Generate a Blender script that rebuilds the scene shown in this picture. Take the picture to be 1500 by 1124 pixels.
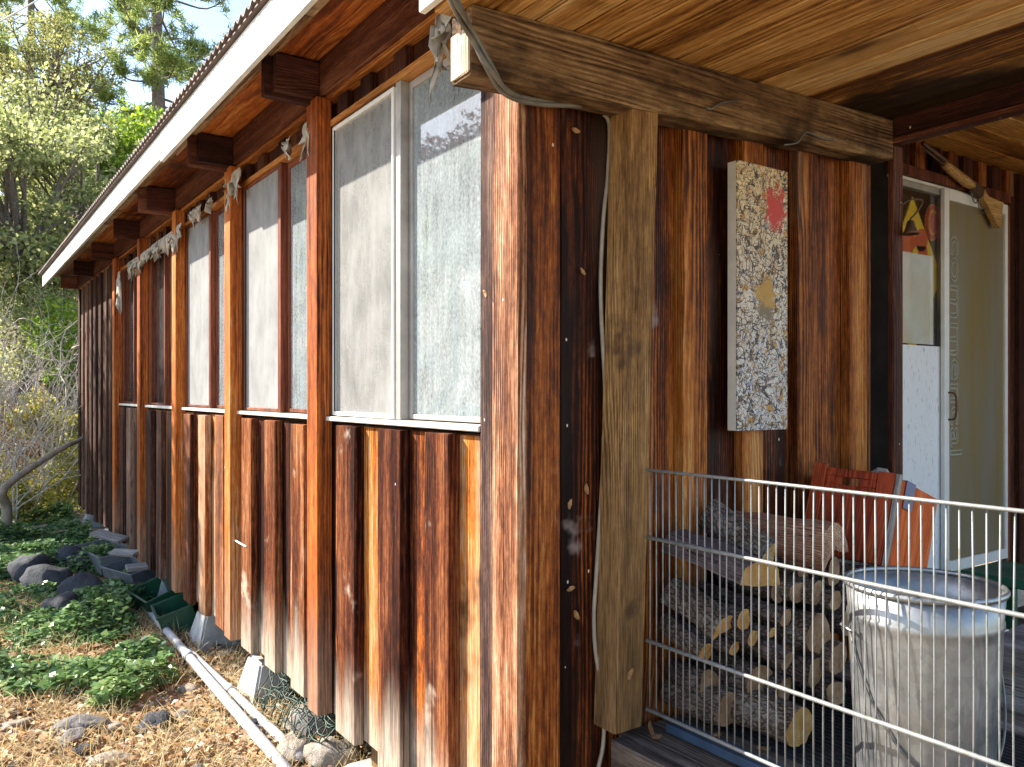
import bpy, bmesh, math, random
import numpy as np
from mathutils import Vector, Matrix, noise as mnoise

random.seed(7); rng = np.random.default_rng(7)
for o in list(bpy.data.objects): bpy.data.objects.remove(o)
S = bpy.context.scene
COL = S.collection

# ------------------------------------------------------------------ camera, sky, sun, exposure
# World: X runs along the long side wall (towards the porch), Y into the house, Z up, eye level at z = 0.
CAM = Vector((1.842, -1.309, 0.0))
RX, RY = 0.5689, 0.8224            # camera right
FX, FY = -0.8224, 0.5689           # camera forward
FPX = 1200.0
cam_d = bpy.data.cameras.new('camera'); cam = bpy.data.objects.new('camera', cam_d); COL.objects.link(cam)
cam.location = CAM
cam.rotation_euler = (math.pi/2, 0, math.atan2(FY, FX) - math.pi/2)
cam_d.sensor_width = 36; cam_d.lens = 36*FPX/1500; cam_d.shift_y = 13/1500
cam_d.clip_start = 0.02; cam_d.clip_end = 2000
S.camera = cam

SUN_T = Vector((1.2, 1.0, -1.0)).normalized()       # direction the light travels
elev = math.asin(-SUN_T.z)
az = math.atan2(-SUN_T.x, -SUN_T.y)                   # from +Y clockwise
w = bpy.data.worlds.new('World'); S.world = w; w.use_nodes = True
wt = w.node_tree; bg = wt.nodes['Background']
sky = wt.nodes.new('ShaderNodeTexSky'); sky.sky_type = 'NISHITA'; sky.sun_disc = False
sky.sun_elevation = elev; sky.sun_rotation = az
sky.dust_density = .7; sky.ozone_density = 1.0; sky.air_density = 1.0
wt.links.new(sky.outputs[0], bg.inputs[0]); bg.inputs[1].default_value = 0.125
sun_d = bpy.data.lights.new('sun', 'SUN'); sun_d.energy = 4.6; sun_d.angle = math.radians(0.55); sun_d.color = (1.0, 0.93, 0.82)
sun = bpy.data.objects.new('sun', sun_d); COL.objects.link(sun)
sun.rotation_euler = SUN_T.to_track_quat('-Z', 'Y').to_euler()
S.view_settings.view_transform = 'Standard'; S.view_settings.look = 'None'
S.view_settings.gamma = 1; S.view_settings.use_curve_mapping = False
S.view_settings.exposure = 1.68
S.render.engine = 'CYCLES'
S.cycles.max_bounces = 8; S.cycles.transparent_max_bounces = 16

# ------------------------------------------------------------------ measuring helpers (sight lines -> places in the world)
def ray(px, py):
    u = (px-750)/FPX
    return Vector((FX+u*RX, FY+u*RY, (575-py)/FPX))
def onX(px, py, X): d = ray(px, py); return CAM + d*((X-CAM.x)/d.x)
def onY(px, py, Y): d = ray(px, py); return CAM + d*((Y-CAM.y)/d.y)
def onZ(px, py, Z): d = ray(px, py); return CAM + d*((Z-CAM.z)/d.z)
def atD(px, py, D): return CAM + ray(px, py)*D
def U(a, b): return random.uniform(a, b)

# ------------------------------------------------------------------ node helpers
class NT:
    def __init__(s, name):
        s.m = bpy.data.materials.new(name); s.m.use_nodes = True
        s.t = s.m.node_tree; s.p = s.t.nodes['Principled BSDF']; s.out = s.t.nodes['Material Output']
    def n(s, typ, ins=None, out=0, **props):
        nd = s.t.nodes.new('ShaderNode'+typ)
        for k, v in props.items(): setattr(nd, k, v)
        for k, v in (ins or {}).items(): s.put(nd.inputs[k], v)
        return nd.outputs[out] if out is not None else nd
    def put(s, sock, v):
        if isinstance(v, bpy.types.NodeSocket): s.t.links.new(v, sock)
        else: sock.default_value = v
    def math(s, op, a, b=0.0, clamp=False): return s.n('Math', {0: a, 1: b}, operation=op, use_clamp=clamp)
    def vm(s, op, a, b): return s.n('VectorMath', {0: a, 1: b}, operation=op)
    def ramp(s, fac, stops, interp='LINEAR'):
        nd = s.t.nodes.new('ShaderNodeValToRGB'); cr = nd.color_ramp; cr.interpolation = interp
        while len(cr.elements) < len(stops): cr.elements.new(0.5)
        for e, (pos, c) in zip(cr.elements, stops):
            e.position = pos; e.color = (*c, 1) if len(c) == 3 else c
        s.put(nd.inputs[0], fac); return nd.outputs[0]
    def mix(s, f, a, b, blend='MIX'):
        nd = s.t.nodes.new('ShaderNodeMix'); nd.data_type = 'RGBA'; nd.blend_type = blend
        s.put(nd.inputs[0], f)
        for i, v in ((6, a), (7, b)):
            s.put(nd.inputs[i], (*v, 1) if isinstance(v, tuple) and len(v) == 3 else v)
        return nd.outputs[2]
    def mr(s, v, a, b, c=0.0, d=1.0, smooth=False):
        nd = s.n('MapRange', {0: v, 1: a, 2: b, 3: c, 4: d}, out=None)
        if smooth: nd.interpolation_type = 'SMOOTHSTEP'
        return nd.outputs[0]
    def noise(s, vec, scale, detail=3, rough=0.55, dist=0.0, out=0):
        return s.n('TexNoise', {'Vector': vec, 'Scale': scale, 'Detail': detail, 'Roughness': rough, 'Distortion': dist}, out=out)
    def bump(s, h, strength=0.4, dist=0.003):
        b = s.n('Bump', {'Height': h, 'Strength': strength, 'Distance': dist})
        s.put(s.p.inputs['Normal'], b); return b
    def pset(s, **k):
        names = dict(color='Base Color', rough='Roughness', metal='Metallic', spec='Specular IOR Level', alpha='Alpha')
        for a, v in k.items():
            s.put(s.p.inputs[names[a]], (*v, 1) if isinstance(v, tuple) and len(v) == 3 else v)
        return s

def wood(name, stops, axis='z', rough=0.7, bump=0.5, knots=0.6, ring=820., specks=0., grey=None, var=0.3, spec=0.14,
         stain=None, fibre=0.5, streak=1.0, knotcol=(0.03, 0.014, 0.008), edge=None):
    a = NT(name)
    tc = a.n('TexCoord', out=3); oi = a.n('ObjectInfo', out=None)
    rnd = oi.outputs['Random']
    off = a.n('CombineXYZ', {0: a.math('MULTIPLY', rnd, 31.7), 1: a.math('MULTIPLY', rnd, 17.3), 2: a.math('MULTIPLY', rnd, 53.1)})
    p = a.vm('ADD', tc, off)
    ai = 'xyz'.index(axis)
    def st(across, along):
        v = [across]*3; v[ai] = along; return a.vm('MULTIPLY', p, tuple(v))
    A = a.noise(st(1, .07), 9*streak, 4, .6)
    B = a.noise(st(1, .09), 60, 6, .65)
    Fb = a.noise(st(1, .035), 330, 3, .6)
    V = a.n('TexVoronoi', {'Vector': st(5.5, 1.5), 'Scale': 1.0, 'Randomness': 1.0}, out=None)
    kd, kc = V.outputs['Distance'], V.outputs['Color']
    kr = a.n('SeparateColor', {0: kc})
    has = a.math('GREATER_THAN', kr, 1-knots*.6)
    kin = a.math('MULTIPLY', a.mr(kd, .06, .55, 1, 0, True), has)
    core = a.math('MULTIPLY', a.mr(kd, .05, .17, 1, 0, True), has)
    # growth rings about a pith outside of the board, bent round the knots
    ctr = [.11, .07, .09]; ctr[ai] = 0
    q = a.vm('MULTIPLY', a.vm('ADD', tc, tuple(ctr)), tuple(0.0 if i == ai else 1.0 for i in range(3)))
    ln = a.n('VectorMath', {0: q}, out=1, operation='LENGTH')
    ph = a.math('ADD', a.math('MULTIPLY', ln, ring), a.math('ADD', a.math('MULTIPLY', A, 34.), a.math('MULTIPLY', kin, 14.)))
    rs = a.math('MULTIPLY_ADD', a.math('SINE', ph), .5)
    a.t.nodes[-1].inputs[2].default_value = .5
    A2 = a.noise(st(1, .05), 26*streak, 3, .5)
    Mo = a.noise(st(1, .35), 48, 7, .78)
    ra = a.mr(a.noise(st(1, .2), 7, 2), .42, .62, .05, .26)
    t = a.math('ADD', a.math('MULTIPLY', A, .95), a.math('MULTIPLY', B, .30))
    t = a.math('ADD', t, a.math('ADD', a.math('MULTIPLY', A2, .32), a.math('MULTIPLY', Mo, .48)))
    t = a.math('ADD', t, a.math('MULTIPLY', a.math('SUBTRACT', rs, .5), ra))
    t = a.math('ADD', t, a.math('MULTIPLY', a.math('SUBTRACT', rnd, .5), var))
    t = a.mr(t, .76, 1.32)
    c = a.ramp(t, stops)
    fib = a.mr(Fb, .3, .7, 1-fibre, 1+fibre*.6)
    fr = a.n('CombineColor', {0: fib, 1: fib, 2: fib})
    c = a.mix(1.0, c, fr, 'MULTIPLY')
    pos = a.n('NewGeometry', out=0)
    if grey:
        z0, z1, gc, gs = grey
        sz = a.n('SeparateXYZ', {0: pos}, out=2)
        g = a.mr(a.math('ADD', sz, a.math('MULTIPLY', a.math('SUBTRACT', A, .5), .7)), z0, z1, gs, 0, True)
        gcol = a.mix(a.mr(B, .3, .7), tuple(x*.55 for x in gc), tuple(min(1, x*1.25) for x in gc))
        gcol = a.mix(1.0, gcol, fr, 'MULTIPLY')
        c = a.mix(g, c, gcol)
    if stain:                                   # dark soot / water marks with a shape of their own
        scol, ssc, lo, hi = stain
        sn = a.noise(pos, ssc, 4, .6)
        c = a.mix(a.mr(sn, lo, hi, 0, .85, True), c, scol)
    c = a.mix(a.math('MULTIPLY', kin, .35), c, knotcol)
    c = a.mix(a.math('MULTIPLY', core, .8), c, knotcol)
    if specks > 0:
        V2 = a.n('TexVoronoi', {'Vector': a.vm('MULTIPLY', p, (1, 1, .6)), 'Scale': 24.0}, out=None)
        sk = a.math('MULTIPLY', a.math('LESS_THAN', V2.outputs['Distance'], .075), a.math('GREATER_THAN', a.n('SeparateColor', {0: V2.outputs['Color']}), 1-specks))
        c = a.mix(sk, c, (.62, .55, .47))
    crack = a.mr(a.noise(st(1, .012), 120, 3, .55), .30, .36, 1, 0, True)
    c = a.mix(a.math('MULTIPLY', crack, .75), c, (.012, .006, .004))
    a.pset(color=c, rough=a.mr(B, .3, .7, rough-.1, rough+.12), spec=spec)
    h = a.math('ADD', a.math('MULTIPLY', Fb, .5), a.math('ADD', a.math('MULTIPLY', B, .6), a.math('MULTIPLY', rs, .22)))
    h = a.math('SUBTRACT', h, a.math('MULTIPLY', crack, .8))
    a.bump(h, bump, .004)
    return a.m

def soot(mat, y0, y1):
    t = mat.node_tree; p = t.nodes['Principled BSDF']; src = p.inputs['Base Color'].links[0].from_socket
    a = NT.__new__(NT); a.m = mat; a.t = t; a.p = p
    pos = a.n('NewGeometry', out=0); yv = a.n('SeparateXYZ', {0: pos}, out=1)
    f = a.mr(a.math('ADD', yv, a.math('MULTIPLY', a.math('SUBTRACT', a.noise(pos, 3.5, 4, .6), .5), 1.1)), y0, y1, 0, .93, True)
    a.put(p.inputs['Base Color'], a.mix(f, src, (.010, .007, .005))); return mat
def simple(name, col, rough=.6, metal=0., var=.25, scale=8., bump=.15, bscale=60., col2=None, spec=.5, bdist=.004):
    a = NT(name); tc = a.n('TexCoord', out=3)
    nz = a.noise(tc, scale, 5, .6)
    c2 = col2 if col2 else tuple(x*(1-var) for x in col)
    c = a.mix(a.mr(nz, .35, .65), col, c2)
    a.pset(color=c, rough=a.mr(nz, .3, .7, max(.05, rough-.08), rough+.08), metal=metal, spec=spec)
    a.bump(a.noise(tc, bscale, 6, .7), bump, bdist)
    return a.m

# ------------------------------------------------------------------ materials
MT = {}
SIDE = [(0, (.010, .004, .003)), (.28, (.055, .015, .008)), (.46, (.17, .046, .015)), (.60, (.42, .115, .016)), (.78, (.52, .185, .032)), (1, (.50, .31, .18))]
BATT = [(0, (.013, .006, .005)), (.28, (.068, .020, .011)), (.5, (.19, .060, .024)), (.72, (.34, .135, .050)), (1, (.52, .33, .21))]
GREY = (-1.33, -.98, (.50, .42, .33), .85)
MT['side'] = wood('stained_siding', SIDE, 'z', .8, .8, .5, specks=.05, grey=GREY, var=.5, spec=.06, stain=((.014, .007, .005), 2.4, .56, .70))
MT['batten'] = wood('weathered_batten', BATT, 'z', .85, 1.0, .8, specks=.06, grey=GREY, var=.5, spec=.05, stain=((.46, .36, .28), 3.4, .60, .72))
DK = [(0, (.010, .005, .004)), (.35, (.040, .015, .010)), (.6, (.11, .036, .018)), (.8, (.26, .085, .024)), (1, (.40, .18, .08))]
MT['sided'] = wood('dark_far_siding', DK, 'z', .6, .7, .4, specks=.05, var=.4)  # darker siding boards for the far bays
MT['battend'] = wood('dark_far_batten', [(0, (.012, .007, .006)), (.35, (.045, .020, .015)), (.65, (.12, .055, .036)), (1, (.30, .19, .14))], 'z', .7, 1.0, .5, specks=.07, var=.4)  # darker battens for the far bays
MT['battenm'] = wood('brown_batten', BATT, 'z', .72, 1.0, .6, specks=.06, var=.4)
MT['casing'] = wood('blackened_casing', [(0, (.012, .007, .007)), (.35, (.05, .026, .022)), (.6, (.14, .075, .055)), (.8, (.28, .18, .14)), (1, (.46, .38, .33))], 'z', .8, 1.0, .3, specks=.12, var=.1)
MT['postw'] = wood('orange_post_wood', [(0, (.05, .014, .006)), (.3, (.24, .06, .018)), (.55, (.44, .11, .018)), (.8, (.54, .19, .038)), (1, (.6, .36, .18))], 'z', .6, .8, .3, specks=.03, grey=(-1.3, -.7, (.4, .31, .23), .5), var=.15)
MT['corner'] = wood('weathered_corner_board', [(0, (.013, .007, .006)), (.28, (.075, .025, .013)), (.5, (.24, .092, .042)), (.75, (.42, .225, .125)), (1, (.58, .45, .34))], 'z', .75, 1.0, .3, specks=.08, var=.1, streak=1.3)
MT['porch'] = wood('varnished_siding', [(0, (.005, .0015, .001)), (.34, (.022, .005, .002)), (.58, (.095, .022, .005)), (.82, (.28, .075, .012)), (1, (.44, .17, .04))], 'z', .55, .6, .8, specks=.05, var=.28, spec=.16, stain=((.26, .2, .18), 3.2, .66, .74), knotcol=(.16, .1, .075))
MT['porchb'] = wood('varnished_batten', [(0, (.012, .004, .002)), (.28, (.075, .019, .0045)), (.52, (.23, .065, .011)), (.78, (.42, .145, .026)), (1, (.54, .28, .09))], 'z', .58, .6, .7, specks=.05, var=.25, spec=.16, knotcol=(.3, .22, .16))
MT['ceil'] = wood('ceiling_pine', [(0, (.10, .034, .008)), (.25, (.30, .13, .030)), (.5, (.50, .255, .072)), (.8, (.62, .36, .125)), (1, (.70, .48, .22))], 'x', .55, .35, .75, ring=380, var=.35, stain=((.06, .024, .008), 2.3, .58, .72), knotcol=(.06, .022, .008))
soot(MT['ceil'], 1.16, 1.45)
MT['ceily'] = wood('ceiling_pine_cross', [(0, (.18, .06, .012)), (.3, (.42, .17, .035)), (.6, (.62, .30, .07)), (1, (.74, .46, .18))], 'y', .5, .35, .6, ring=380, var=.2, stain=((.08, .03, .008), 2.8, .58, .7))
MT['beam'] = wood('rough_sawn_beam', [(0, (.022, .011, .006)), (.3, (.075, .040, .019)), (.6, (.20, .115, .052)), (1, (.40, .27, .14))], 'y', .8, .8, .5, ring=420, var=.1, stain=((.018, .010, .006), 2.2, .46, .62))
MT['beamend'] = wood('rough_beam_end', [(0, (.3, .2, .13)), (.4, (.55, .42, .32)), (1, (.8, .7, .6))], 'z', .85, 1.0, 0, var=.1)
MT['post'] = wood('fir_porch_post', [(0, (.06, .028, .011)), (.3, (.22, .115, .042)), (.6, (.40, .225, .085)), (1, (.56, .37, .17))], 'z', .75, .6, .35, ring=1100, var=.1, grey=(-1.0, .1, (.17, .10, .045), .8), stain=((.05, .03, .02), 4., .6, .72))
MT['dark'] = wood('dark_stained_wood', [(0, (.012, .005, .004)), (.4, (.05, .016, .010)), (.75, (.12, .038, .02)), (1, (.22, .09, .05))], 'x', .6, .6, .4, specks=.05, var=.3)
MT['darky'] = wood('dark_rafter_wood', [(0, (.022, .009, .007)), (.4, (.075, .026, .018)), (.75, (.15, .055, .036)), (1, (.26, .12, .08))], 'y', .65, .8, .4, var=.4)
MT['darkz'] = wood('dark_upright_wood', [(0, (.012, .005, .004)), (.4, (.05, .016, .010)), (.75, (.11, .036, .018)), (1, (.2, .08, .04))], 'z', .6, .6, .4, specks=.05, var=.3)
MT['redtrim'] = wood('red_brown_trim', [(0, (.05, .016, .010)), (.5, (.17, .05, .026)), (1, (.30, .11, .06))], 'z', .5, .3, .1, var=.2)
MT['orangetrim'] = wood('orange_trim', [(0, (.16, .045, .012)), (.5, (.42, .15, .035)), (1, (.58, .3, .1))], 'x', .5, .4, .3, var=.2)
MT['soffit'] = wood('weathered_soffit', [(0, (.12, .06, .03)), (.35, (.30, .17, .08)), (.65, (.46, .30, .16)), (1, (.58, .44, .28))], 'x', .6, .4, .7, ring=260, var=.3, stain=((.05, .022, .01), 2.1, .55, .68))
MT['soffit2'] = wood('red_soffit', [(0, (.08, .02, .008)), (.35, (.26, .065, .016)), (.65, (.46, .13, .025)), (1, (.6, .25, .07))], 'x', .5, .4, .6, ring=260, var=.3, stain=((.05, .02, .01), 2.5, .58, .7))
MT['deck'] = wood('deck_plank', [(0, (.05, .038, .03)), (.4, (.14, .105, .085)), (.75, (.25, .20, .165)), (1, (.36, .31, .27))], 'x', .7, .7, .4, var=.3)
MT['greyplank'] = wood('grey_plank', [(0, (.10, .09, .085)), (.5, (.24, .22, .205)), (1, (.42, .40, .38))], 'x', .8, .8, .3, var=.2)
MT['crate'] = wood('red_painted_wood', [(0, (.30, .045, .016)), (.35, (.58, .10, .022)), (.65, (.72, .145, .03)), (1, (.74, .26, .1))], 'z', .45, .35, .1, var=.15, specks=.03)
MT['crated'] = wood('dark_red_painted_wood', [(0, (.13, .018, .009)), (.35, (.30, .045, .016)), (.7, (.46, .075, .022)), (1, (.5, .17, .06))], 'z', .4, .35, .1, var=.1, specks=.02)
MT['split'] = wood('split_firewood', [(0, (.2, .09, .03)), (.4, (.45, .22, .07)), (.75, (.62, .38, .16)), (1, (.74, .55, .32))], 'x', .8, .8, .1, var=.4)
MT['splitred'] = wood('split_red_firewood', [(0, (.10, .045, .03)), (.4, (.28, .13, .08)), (.75, (.46, .25, .15)), (1, (.6, .4, .28))], 'x', .8, 1., .1, var=.3)
MT['driftwood'] = wood('driftwood', [(0, (.16, .14, .12)), (.5, (.34, .31, .28)), (1, (.55, .52, .48))], 'z', .8, .9, .1, var=.1)
MT['stock'] = wood('gun_stock_wood', [(0, (.2, .1, .03)), (.5, (.42, .24, .08)), (1, (.58, .38, .16))], 'y', .5, .2, 0, var=.1)

def bark(name, c1, c2, lichen):
    a = NT(name); tc = a.n('TexCoord', out=3); oi = a.n('ObjectInfo', out=5)
    p = a.vm('ADD', tc, a.n('CombineXYZ', {0: a.math('MULTIPLY', oi, 20.), 1: a.math('MULTIPLY', oi, 7.), 2: 0.}))
    ps = a.vm('MULTIPLY', p, (.45, 1, 1))
    v = a.n('TexVoronoi', {'Vector': a.vm('ADD', ps, a.vm('MULTIPLY', a.noise(p, 30, 3, out=1), (.02, .02, .02))), 'Scale': 70.0}, out=0, feature='DISTANCE_TO_EDGE')
    nz = a.noise(p, 24, 6, .7)
    c = a.mix(a.mr(nz, .3, .7), c1, c2)
    c = a.mix(a.mr(v, 0, .09, 1, 0), c, tuple(x*.4 for x in c1))
    c = a.mix(a.mr(a.noise(p, 17, 5, .7), .50, .64, 0, .6), c, lichen)
    a.pset(color=c, rough=.9, spec=.2)
    a.bump(a.math('ADD', a.mr(v, 0, .2), nz), .9, .008); return a.m
MT['bark'] = bark('lichen_bark', (.10, .066, .048), (.20, .145, .11), (.31, .275, .24))
MT['barkdark'] = bark('dark_bark', (.06, .04, .035), (.14, .10, .09), (.22, .17, .16))
MT['slab'] = wood('plum_grey_split_wood', [(0, (.05, .035, .034)), (.5, (.13, .095, .095)), (1, (.24, .18, .175))], 'x', .8, .8, .1, var=.1)
MT['barktree'] = bark('tree_bark', (.16, .12, .10), (.32, .26, .22), (.4, .36, .32))
MT['twig'] = simple('pale_twig', (.70, .62, .55), .8, var=.5, scale=20)
MT['branch'] = simple('grey_branch', (.34, .27, .21), .8, var=.4, scale=14)

def cutend(name, c1, c2, c3):
    a = NT(name); tc = a.n('TexCoord', out=3)
    ln = a.n('VectorMath', {0: a.vm('MULTIPLY', tc, (0., 1., 1.))}, out=1, operation='LENGTH')
    nz = a.noise(a.vm('ADD', tc, a.n('CombineXYZ', {0: a.math('MULTIPLY', a.n('ObjectInfo', out=5), 30.)})), 24, 5, .7)
    s1 = a.math('MULTIPLY_ADD', a.math('SINE', a.math('ADD', a.math('MULTIPLY', ln, 900.), a.math('MULTIPLY', nz, 14.))), .5)
    a.t.nodes[-1].inputs[2].default_value = .5
    c = a.mix(a.mr(nz, .35, .65), c1, c2); c = a.mix(a.math('MULTIPLY', s1, .35), c, c3)
    a.pset(color=c, rough=.85, spec=.2); a.bump(a.noise(tc, 160, 3), .5, .004); return a.m
MT['cut'] = cutend('sawn_end', (.46, .22, .05), (.64, .40, .15), (.22, .09, .025))
MT['cutpale'] = cutend('weathered_sawn_end', (.22, .12, .06), (.44, .28, .16), (.10, .05, .028))

MT['whitepaint'] = simple('white_paint', (.82, .81, .78), .55, var=.08, scale=5, bump=.15)
MT['fasciapaint'] = simple('weathered_white_fascia', (.74, .73, .70), .6, var=.35, scale=2.5, bump=.4, bscale=50, col2=(.46, .44, .40))
MT['creampaint'] = simple('cream_paint', (.74, .70, .62), .6, var=.25, scale=6)
MT['alu'] = simple('white_aluminium', (.78, .77, .74), .4, var=.12, scale=10, bump=.05)
MT['greyalu'] = simple('dull_aluminium', (.42, .39, .36), .45, .35, var=.3, scale=12, bump=.1)
MT['rubber'] = simple('black_gasket', (.02, .02, .022), .6)
MT['concrete'] = simple('concrete', (.50, .48, .45), .9, var=.35, scale=7, bump=.6, bscale=40)
MT['pvc'] = simple('pale_pipe_plastic', (.50, .50, .51), .45, var=.25, scale=9, bump=.08)
MT['greenplastic'] = simple('dark_green_plastic', (.018, .085, .045), .35, var=.4, scale=6, bump=.05)
MT['greennet'] = simple('green_netting', (.02, .055, .032), .5, var=.3)
MT['greenpaint'] = simple('green_paint', (.02, .13, .075), .5, var=.4, scale=9)
MT['greymetal'] = simple('grey_trough_metal', (.27, .28, .30), .5, .4, var=.4, scale=7)
MT['skytint'] = simple('sky_tint_blue', (.055, .095, .16), .5, var=.5, scale=9)  # sky reflection on the fence rail, put into a blue colour
MT['cable'] = simple('grey_cable_sheath', (.36, .31, .24), .55, var=.35, scale=12)
MT['cabledark'] = simple('weathered_service_cable', (.17, .155, .125), .6, var=.5, scale=14)
MT['iron'] = simple('rusty_iron', (.075, .055, .045), .55, .6, var=.5, scale=30, col2=(.16, .08, .04))
MT['hook'] = simple('dull_hook_steel', (.20, .20, .18), .45, .7, var=.4, scale=30)
MT['mat'] = simple('ribbed_rubber', (.028, .03, .034), .5, var=.3)
MT['cloth'] = simple('torn_housewrap', (.56, .51, .43), .85, var=.45, scale=14, bump=.5, bscale=90)
MT['paper'] = simple('paper', (.84, .83, .80), .7, var=.05)
MT['reflpaper'] = simple('reflection_sheet', (.80, .80, .78), .35, var=.1, scale=3.5, bump=.02, col2=(.66, .58, .36))  # bright outdoor reflection in the door glass, put into this colour
MT['rocks'] = simple('grey_stone', (.27, .245, .23), .9, var=.55, scale=9, bump=1., bscale=30, bdist=.025)
MT['rockp'] = simple('pale_stone', (.44, .38, .31), .9, var=.4, scale=9, bump=1., bscale=26, col2=(.27, .21, .155), bdist=.025)
MT['rockd'] = simple('dark_bluish_stone', (.030, .033, .042), .85, var=.5, scale=9, bump=1., bscale=22, col2=(.075, .076, .082), bdist=.025)
MT['yellow'] = simple('yellow_sign_paint', (.84, .56, .015), .45, var=.15, scale=10)
MT['redsign'] = simple('red_sign_paint', (.52, .03, .015), .4, var=.25, scale=8)
MT['orangesign'] = simple('orange_red_sign_paint', (.62, .10, .02), .45, var=.3, scale=14)
MT['yline'] = simple('yellow_line_paint', (.75, .40, .05), .45, var=.1)
MT['inside'] = simple('room_wall', (.24, .21, .18), .9, var=.2, scale=2)
MT['shadeblack'] = simple('shade_board', (.012, .008, .006), .8, var=.4, scale=5, spec=.1)  # near-black: deep shade of recess and interior put into the colour
MT['roof'] = simple('rusty_roof_sheet', (.13, .085, .065), .7, .3, var=.5, scale=6, bump=.3, col2=(.07, .05, .045))
MT['redcloth'] = simple('red_fabric', (.42, .02, .03), .8, var=.3)
MT['decal'] = simple('pale_decal', (.40, .385, .30), .5, var=.1)

def m_whitepanel():
    a = NT('scuffed_white_panel'); tc = a.n('TexCoord', out=3)
    v = a.noise(a.vm('MULTIPLY', tc, (1, 1, .18)), 130, 4, .6)
    c = a.mix(a.mr(v, .30, .40), (.30, .28, .26), (.76, .76, .77))
    a.pset(color=c, rough=.6); a.bump(v, .3, .002); return a.m
MT['whitepanel'] = m_whitepanel()

def m_glass(name, dust, dustcol, streak=70., lo=.35, hi=.7, base=.12, refl=1.0, vert=.25, tint=(.86, .9, .9)):
    """window pane: clear, mirror-like at grazing angles, with a film of dust and runs that catches the sun"""
    a = NT(name); tc = a.n('TexCoord', out=3)
    for nd in (a.p,): a.t.nodes.remove(nd)
    n1 = a.noise(a.vm('MULTIPLY', tc, (1, 1, vert)), streak, 5, .65)
    n2 = a.noise(tc, 6, 3, .5)
    n3 = a.noise(a.vm('MULTIPLY', tc, (1, 1, .16)), 28, 4, .6); n1 = a.math('ADD', n1, a.math('MULTIPLY', a.math('SUBTRACT', n3, .5), .7))
    fac = a.math('ADD', a.mr(n1, lo, hi, 0, dust*.75), a.mr(n2, .3, .7, base*.6, base*1.2), True)
    tr = a.n('BsdfTransparent', {'Color': (*tint, 1)})
    df = a.n('BsdfDiffuse', {'Color': (*dustcol, 1)})
    tl = a.n('BsdfTranslucent', {'Color': (*dustcol, 1)})
    dd = a.n('MixShader', {0: .3, 1: df, 2: tl})
    body = a.n('MixShader', {0: fac, 1: tr, 2: dd})
    gl = a.n('BsdfGlossy', {'Roughness': .02, 'Color': (1, 1, 1, 1)})
    fr = a.n('Fresnel', {'IOR': 1.6})
    fin = a.n('MixShader', {0: a.math('MULTIPLY', fr, refl*1.1, True), 1: body, 2: gl})
    a.t.links.new(fin, a.out.inputs[0]); return a.m
MT['glass'] = m_glass('dusty_pane', .62, (.60, .68, .70), 110., .22, .80, .30, 1.1, .75)
MT['glassclean'] = m_glass('clear_pane', .12, (.6, .6, .58), 50., .4, .8, .10)
MT['glassdoor'] = m_glass('door_pane', .05, (.6, .6, .58), 40., .5, .9, .01, .3, .25, (.98, .985, .98))
MT['frost'] = m_glass('pale_sheet', .3, (.82, .83, .82), 6., .2, .8, .62, .6, 1.)

def m_screen(name, col, op):
    a = NT(name); tc = a.n('TexCoord', out=3)
    a.t.nodes.remove(a.p)
    n2 = a.noise(a.vm('MULTIPLY', tc, (1, 1, .5)), 7, 5, .65)
    tr = a.n('BsdfTransparent', {}); df = a.n('BsdfDiffuse', {'Color': (*col, 1)}); tl = a.n('BsdfTranslucent', {'Color': (*col, 1)})
    dd = a.n('MixShader', {0: .25, 1: df, 2: tl})
    gl = a.n('BsdfGlossy', {'Roughness': .3, 'Color': (.6, .6, .6, 1)})
    b = a.n('MixShader', {0: a.mr(n2, .3, .7, op-.25, op+.22), 1: tr, 2: dd})
    fin = a.n('MixShader', {0: .02, 1: b, 2: gl})
    a.t.links.new(fin, a.out.inputs[0]); return a.m
MT['screen'] = m_screen('insect_screen', (.46, .455, .44), .44)
MT['screen2'] = m_screen('pale_screen', (.46, .46, .455), .62)

def m_doorscreen():
    a = NT('old_door_screen'); tc = a.n('TexCoord', out=3)
    n1 = a.noise(a.vm('MULTIPLY', tc, (1, 1, .12)), 9, 4, .6); n2 = a.noise(tc, 160, 3, .6)
    c = a.mix(a.mr(n1, .35, .65), (.26, .19, .07), (.25, .225, .17))
    c = a.mix(a.mr(n2, .62, .72, 0, .25), c, (.5, .47, .4))
    a.pset(color=c, rough=.42, spec=.5, metal=.25); return a.m
MT['doorscreen'] = m_doorscreen()

def m_galv():
    a = NT('galvanised_steel'); tc = a.n('TexCoord', out=3)
    v = a.n('TexVoronoi', {'Vector': tc, 'Scale': 45.0}, out=1)
    g = a.n('SeparateColor', {0: v}); nz = a.noise(tc, 7, 5, .65)
    drip = a.noise(a.vm('MULTIPLY', tc, (1, 1, .12)), 30, 4, .6)
    c = a.mix(a.mr(nz, .3, .7), (.18, .19, .20), (.33, .335, .335))
    c = a.mix(a.mr(drip, .58, .72, 0, .55), c, (.62, .61, .585))
    c = a.mix(a.math('MULTIPLY', g, .18), c, (.68, .69, .70))
    a.pset(color=c, rough=a.mr(nz, .3, .7, .34, .52), metal=.85); a.bump(nz, .15, .01); return a.m
MT['galv'] = m_galv()

def m_wire():
    a = NT('fence_wire_metal'); p = a.n('NewGeometry', out=0)
    nz = a.noise(p, 40, 4, .7)
    c = a.mix(a.mr(nz, .5, .62), (.25, .25, .245), (.16, .185, .16)); c = a.mix(a.mr(nz, .66, .72), c, (.34, .14, .04))
    a.pset(color=c, rough=.5, metal=.3); return a.m
MT['wire'] = m_wire()

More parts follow.
